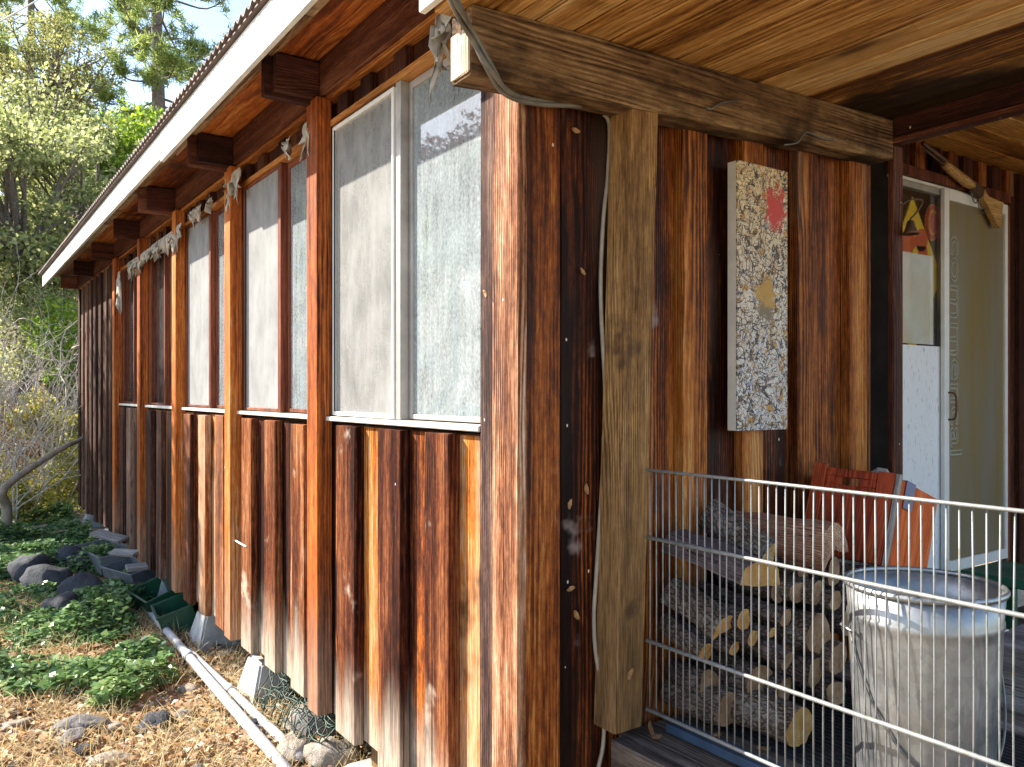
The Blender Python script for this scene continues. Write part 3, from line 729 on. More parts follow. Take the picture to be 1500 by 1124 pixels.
# dark interior behind the fixed pane
# signs standing behind the pane (things of their own)
def poly_plate(name, pts, x, th, mat, parent=None):
    c = Vector((x, sum(p[0] for p in pts)/len(pts), min(p[1] for p in pts)))
    bm = bmesh.new(); vs = [bm.verts.new((0, p[0]-c.y, p[1]-c.z)) for p in pts]; f = bm.faces.new(vs)
    r = bmesh.ops.extrude_face_region(bm, geom=[f]); 
    for v in r['geom']:
        if isinstance(v, bmesh.types.BMVert): v.co.x -= th
    bmesh.ops.recalc_face_normals(bm, faces=bm.faces)
    return meshobj(name, bm_done(bm, name), mat, parent, c)
SXp = DX-.03
def sp(px, py, X=SXp): q = onX(px, py, X); return (q.y, q.z)
tri = poly_plate('diamond_sign', [sp(1337, 288), sp(1379, 405), sp(1337, 520), sp(1296, 405)], SXp, .006, 'yellow')
tag(tri, 'yellow diamond sign with red figures behind the patio door glass', 'sign')
def ell(cx, cy, rx, ry, X, n=22): return [sp(cx+rx*math.cos(2*math.pi*k/n), cy+ry*math.sin(2*math.pi*k/n), X) for k in range(n)]
poly_plate('printed_figure', ell(1350, 352, 9, 17, SXp+.002), SXp+.002, .0015, 'orangesign', tri)
poly_plate('printed_figure', [sp(a, b, SXp+.002) for a, b in ((1322, 346), (1334, 342), (1341, 348), (1341, 362), (1338, 366), (1336, 380), (1333, 366), (1330, 378), (1322, 380))], SXp+.002, .0015, 'orangesign', tri)
poly_plate('printed_figure', [sp(a, b, SXp+.002) for a, b in ((1343, 360), (1358, 362), (1360, 380), (1353, 374), (1348, 380))], SXp+.002, .0015, 'orangesign', tri)
cs_ = poly_plate('round_sign', ell(1366.5, 326, 10.5, 27, SXp-.004), SXp-.004, .006, 'yline')
tag(cs_, 'round red sign with a thin letter C behind the patio door glass', 'sign')
poly_plate('sign_face', ell(1366.5, 326, 9.7, 25.5, SXp-.001), SXp-.001, .002, 'redsign', cs_)
Tc = Tubes(); Tc.add([onX(1366.5+6.3*math.cos(t), 326+17*math.sin(t), SXp+.001) for t in np.linspace(math.radians(50), math.radians(310), 24)], .006, 5)
Tc.obj('letter', 'yline', cs_, onX(1366.5, 326, SXp))
sheet = box('pale_sheet', (SXp+.008, dy(1314), zsp+.005), (SXp+.011, dy(1372.5), onX(1350, 374, SXp).z), 'reflpaper', None, 0)  # sheet stands in for the pale reflection on the pane
tag(sheet, 'pale sheet standing in for a bright reflection in the patio door below the diamond sign', 'panel')
hm = box('shade_board', (DX-.14, 1.75, -.95), (DX-.12, yR, 1.2), 'shadeblack', dwall)  # near-black sheet stands in for the unlit room behind the pane

# deck
deck = boxes('deck', [((.05, .30, -1.12), (2.6, 4.6, -1.035))], 'deck', cabin)
y = .318; k = 0
while y < 4.5:
    box('deck_board', (.035, y+.003, -1.033), (2.6, y+.137, -1.004), 'deck', deck, .004); y += .14; k += 1
box('rim_board', (.06, .268, -1.16), (2.6, .315, -1.0), 'deck', deck, .004)
mb = []
for k in range(30): mb.append(((.12, .60+k*.022, -1.003), (1.3, .612+k*.022, -.994)))
mat_o = boxes('rubber_mat', [((.12, .59, -1.003), (1.3, 1.27, -.9985))]+mb, 'mat', None, (.7, .9, -1.003)); tag(mat_o, 'black ribbed rubber mat on the porch deck under the firewood', 'mat')

# foundation piers
for s, yoff, t in ((.98, .03, 0), (2.42, .05, 1), (3.52, .06, 1), (4.75, .06, 1), (6.0, .06, 1), (7.3, .06, 1), (8.6, .06, 1)):
    g = gz(-s, 0)-.06; zt = -1.43 if t == 0 else -1.385
    bm = bmesh.new(); w0, w1 = (.20, .14) if t == 0 else (.17, .10)
    lo = [bm.verts.new((a*w0, b*w0, 0)) for a, b in ((-1, -1), (1, -1), (1, 1), (-1, 1))]
    hi = [bm.verts.new((a*w1, b*w1, zt-g)) for a, b in ((-1, -1), (1, -1), (1, 1), (-1, 1))]
    bm.faces.new(lo[::-1]); bm.faces.new(hi)
    for k in range(4): bm.faces.new((lo[k], lo[(k+1) % 4], hi[(k+1) % 4], hi[k]))
    bmesh.ops.bevel(bm, geom=list(bm.edges), offset=.012, segments=2, affect='EDGES')
    pier = meshobj('foundation_pier', bm_done(bm, 'foundation_pier'), 'concrete', cabin, (-s, yoff+.06, g))
    box('pier_post', (-s-.06, yoff+.0, zt+.001), (-s+.06, yoff+.12, -1.1), 'post', pier, .003)

# ================================================================== THINGS ON THE PORCH
# wire fence panel
FY_ = .36; FX0, FX1 = .121, 1.62
fence = empty('wire_fence_panel', (FX0, FY_, -.92), 'low galvanised wire fence panel running along the porch deck edge', 'fence')
for z, r in ((-.223, .0044), (-.418, .0052), (-.715, .0056), (-.912, .0054)):
    T = Tubes(); T.add([(FX0, FY_-.006, z), (.5, FY_-.006+U(-.001, .001), z+U(-.002, .002)), (1.0, FY_-.006, z+U(-.002, .002)), (FX1, FY_-.006, z)], r, 8)
    T.obj('rail', 'wire', fence, (FX0, FY_, z))
x = FX0+.004; k = 0
while x < FX1:
    b = U(-.0022, .0022); T = Tubes()
    T.add([(x+U(-.001, .001), FY_+.002, -.92), (x+b, FY_+.002+b*.5, -.6), (x+b*.7, FY_+.002, -.4), (x+U(-.001, .001), FY_+.002, -.222)], .0020, 6)
    T.obj('wire', 'wire', fence, (x, FY_, -.92)); x += .0258; k += 1

# galvanised can
CC = Vector((.795, .605, -1.003)); CK = .83; CZ = 1.11
can = empty('trash_can', CC, 'open galvanised metal trash can with a wire bail standing behind the fence', 'trash can')
def lathe(prof, n=72, flute=None, kx=1., kz=1.):
    V = []; Fc = []
    for r, z in prof:
        for j in range(n):
            an = 2*math.pi*j/n; rr = r
            if flute and flute[0] < z < flute[1]: rr = r+.0022*math.cos(an*18)*min(1, (z-flute[0])*25, (flute[1]-z)*25)
            V.append((rr*math.cos(an)*kx, rr*math.sin(an)*kx, z*kz))
    for i in range(len(prof)-1):
        for j in range(n): Fc.append((i*n+j, i*n+(j+1) % n, (i+1)*n+(j+1) % n, (i+1)*n+j))
    return V, Fc
pr = [(0.02, .012), (.165, .012), (.168, 0), (.172, 0), (.1735, .05), (.178, .055), (.179, .065), (.1755, .07)]
pr += [(.1755+.0245*(k/18), .07+.345*k/18) for k in range(1, 18)]
pr += [(.2005, .416), (.2035, .420), (.2038, .430), (.2010, .435), (.2065, .49)]
inn = [(.2055, .49), (.198, .43), (.17, .03), (.02, .02)]
V, Fc = lathe(pr+inn, 96, (.08, .41), CK, CZ); meshobj('body', arr_mesh('body', V, Fc), 'galv', can, CC, True)
V, Fc = lathe([(.2085+.0068*math.cos(t), .492+.0068*math.sin(t)) for t in np.linspace(0, 2*math.pi, 13)], 72, None, CK, CZ)
meshobj('rim', arr_mesh('rim', V, Fc), 'galv', can, CC, True)
aL, aR = math.atan2(-.8224, -.5689), math.atan2(.8224, .5689)
T = Tubes(); pts = []
for k in range(27):
    f = k/26; an = aL+(aR-aL)*f; dz = math.sin(math.pi*f)**.8; z = .385-.26*dz
    r = .1755+.0245*max(0, (z-.07)/.345)+.009+.012*math.sin(math.pi*f)*(f > .6)
    pts.append(CC+Vector((r*CK*math.cos(an), r*CK*math.sin(an), z*CZ)))
T.add(pts, .0028, 6); T.obj('bail', 'hook', can, CC)
for an in (aL, aR):
    T = Tubes(); c = CC+Vector((math.cos(an), math.sin(an), 0))*.207*CK+Vector((0, 0, .40*CZ)); tn = Vector((-math.sin(an), math.cos(an), 0)); rd = Vector((math.cos(an), math.sin(an), 0))
    T.add([c-tn*.03, c-tn*.028+rd*.012, c+tn*.028+rd*.012, c+tn*.03], .004, 6); T.obj('ear', 'galv', can, CC)

# firewood
def log(p1, L, r, mat='bark', cut='cut', yaw=0., pitch=0., section=None, label=None, split='split', nm='firewood_log', seed=0):
    """log running from its sawn end p1 (towards the viewer, +X) back along -X"""
    n = 18; rs = random.Random(seed+int(r*1e4)+int(abs(p1[1])*1e4)); ph = [rs.uniform(0, 6.28) for _ in range(4)]
    sec = []
    for j in range(n):
        an = 2*math.pi*j/n; rr = r*(1+.07*math.sin(2*an+ph[0])+.05*math.sin(3*an+ph[1])); sec.append((rr*math.cos(an), rr*math.sin(an), 0))
    if section:                       # (from, to): keep this arc of bark, the rest is split faces meeting near the heart
        a0, a1 = section; sec = []
        for j in range(12):
            an = a0+(a1-a0)*j/11; rr = r*(1+.06*math.sin(3*an+ph[0])); sec.append((rr*math.cos(an), rr*math.sin(an), 0))
        e, s_ = sec[-1], sec[0]
        hx = (rs.uniform(-.1, .1)*r, rs.uniform(-.1, .1)*r)
        for f in (.33, .66): sec.append((e[0]*(1-f)+hx[0]*f+rs.uniform(-.06, .06)*r, e[1]*(1-f)+hx[1]*f, 1))
        sec.append((hx[0], hx[1], 1))
        for f in (.33, .66): sec.append((hx[0]*(1-f)+s_[0]*f, hx[1]*(1-f)+s_[1]*f+rs.uniform(-.06, .06)*r, 1))
    m = len(sec); K = 12; V = []
    for k in range(K+1):
        xk = -L*k/K; bend = .02*math.sin(math.pi*k/K)*math.sin(ph[2])
        for j, (yy, zz, fl) in enumerate(sec):
            nn = 1+.09*mnoise.noise(Vector((xk*14+ph[3], yy*22, zz*22)))+.05*mnoise.noise(Vector((xk*50, yy*70, zz*70+ph[1])))
            V.append((xk+.006*mnoise.noise(Vector((yy*40, zz*40, k*1.0)))*(k in (0, K)), yy*nn+bend, zz*nn))
    FB = []; FS = []
    for k in range(K):
        for j in range(m):
            f = (k*m+j, k*m+(j+1) % m, (k+1)*m+(j+1) % m, (k+1)*m+j)
            isS = section and (j >= 11)
            (FS if isS else FB).append(f)
    me = bpy.data.meshes.new(nm); me.from_pydata(V, [], FB); me.update()
    o = meshobj(nm, me, mat, None, p1, True); o.rotation_euler = (0, pitch, yaw)
    if FS:
        me2 = bpy.data.meshes.new('split_face'); me2.from_pydata(V, [], FS); me2.update()
        q = meshobj('split_face', me2, split, None, (0, 0, 0), False); q.parent = o
    for k, sgn in ((0, 1), (K, -1)):
        c = Vector(V[k*m])*0; 
        for j in range(m): c += Vector(V[k*m+j])
        c /= m
        vv = [V[k*m+j] for j in range(m)]+[tuple(c)]
        me3 = bpy.data.meshes.new('cut_end'); me3.from_pydata(vv, [], [(j, (j+1) % m, m) if sgn > 0 else ((j+1) % m, j, m) for j in range(m)]); me3.update()
        q = meshobj('cut_end', me3, cut, None, (0, 0, 0), False); q.parent = o
    tag(o, label or 'small firewood log inside the pile behind the wire fence', 'firewood', 'firewood logs stacked behind the fence')
    return o
G = 'stacked firewood'
def lend(px, py, X): return onX(px, py, X)
LOGS = [ # px, py of the sawn end, its Y, radius, bark, cut, yaw, pitch, section, label
 (1172, 1066, .62, .056, 'bark', 'cut', .06, .02, None, 'thick lichen barked log with flat yellow sawn end lying in front on the mat'),
 (1066, 1040, .54, .048, 'bark', 'cutpale', .0, .0, None, 'lichen covered log lying at the foot of the pile beside the post'),
 (1034, 956, .50, .030, 'bark', 'cut', .0, .30, None, 'grey barked log with round orange end below the dark slab'),
 (1062, 925, .53, .050, 'bark', 'cut', .0, .32, (.2, 3.6), 'split log with grey lichen bark and bright orange broken edge'),
 (1076, 950, .56, .021, 'barkdark', 'cut', .1, .15, None, 'thin log with oval yellow end left of a similar one'),
 (1103, 935, .60, .026, 'barkdark', 'cut', .1, .1, None, 'thin log with tall oval yellow end in mid pile'),
 (1132, 927, .66, .015, 'barkdark', 'cut', .1, .05, None, 'thinnest stick in the middle of the pile with a small yellow end'),
 (1152, 905, .70, .027, 'barkdark', 'cutpale', .1, .1, None, 'log with brown oval end near the top of the pile centre'),
 (1154, 968, .66, .029, 'barkdark', 'cutpale', .15, .25, None, 'dark log slanting down to a pale brown end left of the can'),
 (1090, 908, .58, .030, 'barkdark', 'cut', .0, .05, None, 'small orange ended log tucked under the dark slab'),
 (1112, 862, .56, .085, 'slab', 'cut', .0, .14, (.0, 2.9), 'big dark plum coloured split slab on top of the pile beside the post'),
 (1200, 930, .80, .060, 'bark', 'cutpale', .05, .0, None, 'round grey barked log with weathered end just left of the can'),
 (1140, 868, .74, .030, 'barkdark', 'cutpale', .1, .0, None, 'log with grey brown end right of the big dark slab'),
 (1168, 868, .78, .036, 'bark', 'cutpale', .0, .0, None, 'grey barked log under the reddish chunk, left of two'),
 (1198, 868, .84, .034, 'bark', 'cutpale', .1, .0, None, 'grey barked log under the reddish chunk, right of two'),
 (1224, 880, .88, .030, 'bark', 'cutpale', .1, .0, None, 'small grey log at the left rim of the can, upper row'),
 (1180, 832, .86, .042, 'barkdark', 'cutpale', .0, .0, None, 'dark log directly under the reddish chunk'),
 (1222, 838, .92, .044, 'barkdark', 'cutpale', .0, .0, None, 'dark log between the reddish chunk and the can rim'),
 (1112, 1000, .64, .046, 'barkdark', 'cutpale', .05, .0, None, 'dark log in the lower middle of the pile with shaded end'),
 (1150, 1012, .70, .042, 'barkdark', 'cutpale', .02, .0, None, 'dark log beside the yellow ended front log, second row'),
 (1040, 1003, .54, .042, 'barkdark', 'cutpale', .0, .0, None, 'dark log above the lichen log at the post foot'),
 (1195, 985, .78, .050, 'barkdark', 'cutpale', .0, .0, None, 'stout dark log low in the pile left of the can'),
 (1228, 965, .86, .050, 'bark', 'cutpale', .0, .0, None, 'grey barked log partly hidden by the can side'),
 (1225, 1015, .82, .045, 'barkdark', 'cutpale', .0, .0, None, 'lowest dark log partly hidden behind the can'),
 (1160, 935, .76, .040, 'barkdark', 'cutpale', .0, .0, None, 'dark log deep in the middle of the pile'),
 (1250, 905, .98, .055, 'barkdark', 'cutpale', .0, .0, None, 'stout dark log behind the can at mid height'),
 (1268, 860, 1.06, .060, 'barkdark', 'cutpale', .0, .0, None, 'dark log supporting the red crate at its left'),
 (1290, 905, 1.10, .06, 'barkdark', 'cutpale', .0, .0, None, 'stout dark log behind the can under the crate'),
 (1310, 860, 1.18, .060, 'barkdark', 'cutpale', .0, .0, None, 'dark log supporting the red crate at its right'),
 (1132, 818, .70, .056, 'bark', 'split', .0, .42, (1.7, 4.6), 'pale split wedge of firewood tipped up against the wall on the pile'),
 (1222, 806, .88, .078, 'splitred', 'splitred', .1, .0, (-.2, 3.9), 'large reddish split chunk on top of the pile beside the red crate'),
]
for i, (px, py, Y, r, mt, ct, yw, pt, sec, lb) in enumerate(LOGS):
    e = onY(px, py, Y); e.z = max(e.z, -.985+r)
    if i > 11 and not sec: yw += U(-.22, .22); pt += U(-.12, .12); r *= U(.8, 1.15)
    log(e, max(.12, e.x-.04), r, mt, ct, yw, pt, sec, lb, 'slab' if mt == 'slab' else ('splitred' if mt in ('barkdark', 'splitred') else 'split'), seed=i)
pl = box('sky_tint_plank', (.12, .43, -.997), (1.2, .49, -.972), 'skytint', None, .003); tag(pl, 'narrow plank along the fence foot, tinted blue for the sky reflection on the rail', 'plank')  # plank colour stands in for the sky-lit bottom rail

# red crate tipped on the pile
cr = bpy.data.objects.new('wooden_crate', None); cl = onX(1293, 745, .36); cl.z = -.555
link(cr, None, cl); tag(cr, 'red painted wooden crate with hand slot tipped on the firewood', 'crate')
cr.rotation_euler = (math.radians(-17), math.radians(2), math.radians(7))
def cpart(name, lst, mat):
    bm = bmesh.new()
    for lo, hi in lst: bm_box(bm, lo, hi, .002)
    o = meshobj(name, bm_done(bm, name), mat, None, (0, 0, 0)); o.parent = cr; return o
W, D_, H = .31, .25, .30; x0, x1, y0, y1 = -.29, .01, .0, .33; t = .014
cpart('end_panel', [((x0+.05, y0, 0), (x1-.075, y0+t, H-.055)), ((x0+.05, y0, H-.028), (x1-.075, y0+t, H)), ((x0+.05, y0, H-.055), (x0+.105, y0+t, H-.028)), ((x1-.135, y0, H-.055), (x1-.075, y0+t, H-.028))], 'crated')
cpart('corner_slat', [((x0, y0-.004, 0), (x0+.048, y0+t, H+.012))], 'crated')
cpart('corner_slat', [((x1-.073, y0-.003, 0), (x1-.016, y0+t, H+.004))], 'crated')
cpart('side_panel', [((x1-t, y0+t+.001, -.01), (x1, y1, H-.012))], 'crate')
cpart('side_edge', [((x1-t+.001, y0-.005, -.01), (x1+.002, y0+t, H+.002))], 'driftwood')
cpart('side_panel', [((x0, y0+t+.001, 0), (x0+t, y1, H-.02))], 'crated')
cpart('end_panel', [((x0+t+.001, y1-t, 0), (x1-t-.001, y1, H-.05))], 'crated')
cpart('bottom', [((x0+.002, y0+t, -.014), (x1-t-.001, y1, -.001))], 'driftwood')
def in_crate(name, label, cat, lst, mat, bev=.002):
    bm = bmesh.new()
    for lo, hi in lst: bm_box(bm, lo, hi, bev)
    o = meshobj(name, bm_done(bm, name), mat, None, cl); o.rotation_euler = cr.rotation_euler; return tag(o, label, cat)
in_crate('star_cloth', 'blue cloth with white stars hanging over the crate edge', 'cloth', [((x1+.0025, y0+.045, H-.10), (x1+.006, y0+.115, H-.008)), ((x1-t-.004, y0+.045, H-.011), (x1+.006, y0+.115, H-.0075)), ((x1-t-.005, y0+.045, H-.07), (x1-t-.002, y0+.115, H-.009))], 'stars', .001)
dw = in_crate('driftwood_piece', 'grey driftwood chunk sticking up out of the red crate', 'wood', [((x1-.10, y0+.15, .06), (x1-.03, y0+.225, H+.05))], 'driftwood', .02)
dw.rotation_euler = (math.radians(-17), .15, .5)

# green bench, grey plank beside the can
gb = empty('green_bench', (.6, 2.15, -1.004), 'low green painted bench behind the trash can', 'bench')
box('seat', (.19, 1.98, -.735), (1.0, 2.32, -.70), 'greenpaint', gb, .004)
for a, b in ((.22, 2.02), (.93, 2.02), (.22, 2.25), (.93, 2.25)): box('leg', (a, b, -1.004), (a+.045, b+.045, -.737), 'greenpaint', gb)
q = onX(1492, 1030, .62)
gp = box('grey_block', (.52, q.y-.03, -1.0), (.70, q.y+.25, -.80), 'greyplank', None, .006, wob=.004); tag(gp, 'weathered grey timber block on the deck right of the trash can', 'timber')

# painting
ya, yb = onX(1079, 400, .08).y, onX(1153, 400, .08).y
za, zb_ = onX(1079, 234, .08).z, onX(1079, 632, .08).z
pt = empty('canvas_painting', (.05, (ya+yb)/2, zb_), 'tall narrow splatter painting with red and ochre blots on the porch wall', 'painting')
bm = bmesh.new(); bm_box(bm, (0, 0, 0), (.006, yb-ya, za-zb_), .0015); meshobj('canvas', bm_done(bm, 'canvas'), 'painting', pt, (.076, ya, zb_))
boxes('stretcher', [((.041, ya+.001, zb_+.001), (.0755, ya+.03, za-.001)), ((.041, yb-.03, zb_+.001), (.0755, yb-.001, za-.001)), ((.041, ya+.03, zb_+.001), (.0755, yb-.03, zb_+.03)), ((.041, ya+.03, za-.03), (.0755, yb-.03, za-.001))], 'creampaint', pt, (.05, ya, zb_))

# cables
T = Tubes()
main = [atD(640, -60, 1.78), atD(667, 5, 1.86), onX(690, 48, .165), onX(718, 100, .150), onX(742, 134, .10), onX(775, 147, .06), onX(820, 153, .05), onX(870, 154, .05), onX(893, 157, .045)]
mp = smooth_path(main, 8)
for k in range(3):
    T.add([p+Vector((.006*math.cos(2.1*k+i*.12), .006*math.cos(2.1*k+i*.12), .006*math.sin(2.1*k+i*.12))) for i, p in enumerate(mp)], (.0075, .006, .005)[k], 8)
o = T.obj('service_cable', 'cabledark', None, main[-1]); tag(o, 'twisted grey service cable swooping down across the beam end', 'cable')
T = Tubes()
pts = [(884, 168), (891, 176), (893, 200), (890, 262), (884, 318), (880, 400), (881, 470), (886, 560), (886, 630), (880, 740), (873, 850), (870, 905), (873, 960), (884, 1020), (884, 1085), (878, 1118), (870, 1150)]
T.add(smooth_path([onX(a, b, .014 if b < 960 else .02) for a, b in pts], 5), .0062, 8)
o = T.obj('wall_cable', 'cable', None, onX(880, 1150, .02)); tag(o, 'pale loose cable running down the porch wall beside the post', 'cable')
# beam hooks
for pts, lb in (([(1035, 157), (1042, 160), (1050, 153), (1066, 149), (1083, 148), (1090, 152), (1086, 158)], 'steel hook on the porch beam nearer the post'),
                ([(1150, 212), (1168, 209), (1180, 194), (1205, 203), (1228, 205), (1243, 203), (1238, 207)], 'steel hook at the far end of the porch beam')):
    T = Tubes(); P = [onX(a, b, .132+.01*math.sin(i)) for i, (a, b) in enumerate(pts)]
    P[0].x = .128; T.add(smooth_path(P, 4), .0036, 6); o = T.obj('beam_hook', 'hook', None, P[0]); tag(o, lb, 'hook', 'hooks on the porch beam')
# bell on the inner post
bq = onX(1334, 332, .14)
bell = empty('hanging_bell', bq, 'small dark iron bell hanging from a bracket on the inner porch post', 'bell')
V, Fc = lathe([(.004, .055), (.010, .052), (.014, .045), (.017, .03), (.024, .012), (.032, .0), (.029, .001), (.02, .014), (.004, .04)], 20)
meshobj('bell', arr_mesh('bell', V, Fc), 'iron', bell, bq+Vector((0, 0, -.03)), True)
T = Tubes(); a = onX(1321, 300, .112)
T.add(smooth_path([a, a+Vector((.02, .03, .02)), a+Vector((.04, .075, .015)), bq+Vector((.0, .03, .05)), bq+Vector((0, 0, .03)), bq+Vector((0, 0, .015))], 5), .0035, 6); T.obj('bracket', 'iron', bell, bq)
# long gun above the door
r0 = onX(1351, 214, DX+.05); r1 = onX(1464, 305, DX+.05)
gun = empty('wall_rifle', (r0+r1)/2, 'old lever action rifle with tan wood stock hung above the patio door', 'rifle')
ax = (r1-r0).normalized(); up = Vector((1, 0, 0)).cross(ax).normalized(); up = up if up.z > 0 else -up
LG = (r1-r0).length
def gp_(f, h=0., xo=0.): return r0+ax*(LG*f)+up*h*1.35+Vector((xo, 0, 0))
T = Tubes(); T.add([gp_(0, .012), gp_(.62, .012)], [.011, .014], 8); T.add([gp_(.02, -.006), gp_(.34, -.006)], .006, 8); T.obj('barrel', 'iron', gun, r0)
T = Tubes(); T.add([gp_(.26, -.002), gp_(.34, -.004), gp_(.55, -.004), gp_(.62, 0)], [.018, .024, .026, .021], 10); T.obj('fore_end', 'stock', gun, r0)
def prism(name, prof, x0, x1, mat, parent):
    bm = bmesh.new(); c = r0
    A_ = [bm.verts.new(gp_(f, h, x0)-c) for f, h in prof]; B_ = [bm.verts.new(gp_(f, h, x1)-c) for f, h in prof]
    bm.faces.new(A_); bm.faces.new(B_[::-1])
    for i in range(len(prof)): bm.faces.new((A_[i], B_[i], B_[(i+1) % len(prof)], A_[(i+1) % len(prof)]))
    bmesh.ops.recalc_face_normals(bm, faces=bm.faces); bmesh.ops.bevel(bm, geom=list(bm.edges), offset=.003, segments=1, affect='EDGES')
    return meshobj(name, bm_done(bm, name), mat, parent, c)
prism('receiver', [(.60, .02), (.74, .02), (.76, -.005), (.72, -.028), (.61, -.026)], -.012, .014, 'iron', gun)
prism('stock', [(.745, .016), (.80, .0), (1.0, .022), (1.01, -.085), (.97, -.085), (.82, -.04), (.74, -.022)], -.016, .018, 'stock', gun)
T = Tubes(); T.add(smooth_path([gp_(.62, -.028), gp_(.66, -.05), gp_(.70, -.052), gp_(.72, -.03), gp_(.73, -.055), gp_(.80, -.07), gp_(.82, -.045)], 5), .003, 6); T.obj('lever', 'hook', gun, r0)

# dried leaves caught in webs on the wall and post
def curled_leaf(p, s, label, nrm, rz=0.):
    n = 7; V = []; Fc = []
    nrm = Vector(nrm).normalized(); a = nrm.orthogonal().normalized(); a.rotate(Matrix.Rotation(rz, 3, nrm)); b = nrm.cross(a)
    for i in range(n):
        f = i/(n-1); wd = .24*math.sin(math.pi*min(1, f*.94+.05))**.7*(1+.12*math.sin(f*17))
        for j in (-1, 0, 1):
            V.append(tuple(a*(f-.5)*s + b*(j*wd*s) + nrm*(s*(.18*abs(j)+.22*(f-.5)**2*2))))
    for i in range(n-1):
        for j in range(2): Fc.append((i*3+j, i*3+j+1, (i+1)*3+j+1, (i+1)*3+j))
    me = bpy.data.meshes.new('dried_leaf'); me.from_pydata(V, [], Fc); me.update()
    o = meshobj('dried_leaf', me, 'dryleaf', None, p, True); md = o.modifiers.new('t', 'SOLIDIFY'); md.thickness = .0008
    tag(o, label, 'leaf', 'dried leaves caught on the walls')
curled_leaf(onX(841, 192, .006), .032, 'dried tan leaf caught high on the dark board below the beam', (1, 0, 0), 2.2)
curled_leaf(onX(852, 398, .006), .026, 'pale seed husk on the dark porch board at mid height', (1, 0, 0), 1.5)
curled_leaf(onX(833, 738, .03), .03, 'orange dried leaf on the corner board below the window sill line', (1, 0, 0), .5)
curled_leaf(onX(857, 716, .006), .034, 'grey dried leaf near the cable below sill height', (1, 0, 0), 1.0)
curled_leaf(onX(834, 862, .006), .03, 'topmost of two dried leaves in the lower web beside the cable', (1, 0, 0), 2.6)
curled_leaf(onX(842, 900, .006), .034, 'lower of two dried leaves in the web beside the cable', (1, 0, 0), 1.3)
curled_leaf(onX(921, 986, .125), .034, 'curled tan leaf stuck on the lower porch post', (1, 0, 0), .3)
curled_leaf(onZ(950, 1068, -.990), .045, 'upright orange leaf on the deck rim at the post foot', (1, .3, .4), .8)
curled_leaf(onZ(962, 1083, -.992), .040, 'brown curled leaf flat on the deck rim at the post foot', (.1, .1, 1), .8)
curled_leaf(onZ(1118, 1100, -.99), .04, 'tan leaf on the deck at the fence foot', (.1, .1, 1), .3)
curled_leaf(onZ(1050, 1080, -.97), .04, 'brown leaf resting on the blue plank at the fence foot', (.1, .2, 1), .9)
curled_leaf(onY(713, 395, -.036)+Vector((0, 0, -.07)), .028, 'dark red leaf hanging in a web on the window edge', (0, -1, 0), 1.4)

# torn house wrap hanging below the eaves
def scrap(p, wx, hz_, label, ragged=.5, yy=-.03, lean=0.):
    wx *= 1.25; hz_ *= 1.35
    nx, nz = max(8, int(wx/.011)), 9; V = []; Fc = []; s = U(0, 50)
    for i in range(nx+1):
        f = i/nx; hh = hz_*max(.12, .25+1.5*abs(mnoise.noise(Vector((f*wx*30+s, 0, 0))))+.35*((i*7919+int(s)) % 5)/5)
        for j in range(nz+1):
            g = j/nz; q = Vector((f*9*wx/.2+s, g*3, 1))
            V.append(((f-.5)*wx*(1-.25*g)+.012*mnoise.noise(q*1.7), -.008*g-.035*mnoise.noise(q)*(.2+g)-.012*math.sin(i*1.9)*g+lean*g, -hh*g))
    for i in range(nx):
        for j in range(nz): Fc.append((i*(nz+1)+j, (i+1)*(nz+1)+j, (i+1)*(nz+1)+j+1, i*(nz+1)+j+1))
    me = arr_mesh('torn_wrap', V, Fc); o = meshobj('torn_wrap', me, 'cloth', None, (p[0], yy, p[2]), True)
    md = o.modifiers.new('t', 'SOLIDIFY'); md.thickness = .0015
    tag(o, label, 'fabric', 'torn fabric scraps under the eaves')
def sc(px, py, wx, hz_, label, **k):
    q = onY(px, py, -.05); scrap(q, wx, hz_, label, yy=-.055, **k)
sc(650, 42, .08, .16, 'cream torn wrap hanging beside the porch beam end')
sc(664, 6, .05, .13, 'white torn sheet corner behind the service cable', lean=-.05)
sc(455, 176, .10, .11, 'torn cream wrap on top of the post between the nearest two windows')
sc(424, 203, .05, .07, 'small torn wrap tuft above the second window')
sc(343, 252, .20, .15, 'largest torn cream wrap draped over the third post from the beam')
sc(310, 290, .05, .06, 'small tuft of torn wrap over the third window')
sc(288, 305, .24, .08, 'torn wrap fringe over the left half of the third window')
sc(262, 330, .16, .12, 'torn wrap rag on the post left of the third window')
sc(240, 348, .62, .08, 'long ragged wrap fringe over the fourth window')
sc(205, 374, .80, .09, 'long ragged wrap fringe over the fifth window')
sc(176, 398, .10, .22, 'farthest torn wrap strip hanging left of the fifth window')

# things on the first window sill, inside
q = onY(628, 598, .10)
o = box('plastic_tub', (q.x-.045, .075, SILL), (q.x+.03, .13, SILL+.125), 'frost', None, .008); tag(o, 'translucent plastic tub on the sill inside the nearest window', 'tub')
q = onY(672, 598, .10)
o = box('paper_stack', (q.x-.10, .075, SILL), (q.x+.07, .16, SILL+.035), 'paper', None, .003); tag(o, 'white papers lying on the sill inside the nearest window', 'papers')
q = onY(440, 590, .12)
o = box('paper_bag', (q.x-.12, .085, SILL), (q.x+.10, .17, SILL+.16), 'paper', None, .02, wob=.012); tag(o, 'crumpled white bag on the sill inside the second window', 'bag')
o = box('red_banner', (-.66, .16, .2), (-.60, .19, .95), 'redcloth', None, .004); tag(o, 'red fabric strip hanging inside the nearest window', 'banner')
o = box('red_banner', (-2.1, .5, .55), (-1.75, .53, .8), 'redcloth', None, .004); tag(o, 'red cloth hanging inside the second window', 'banner')

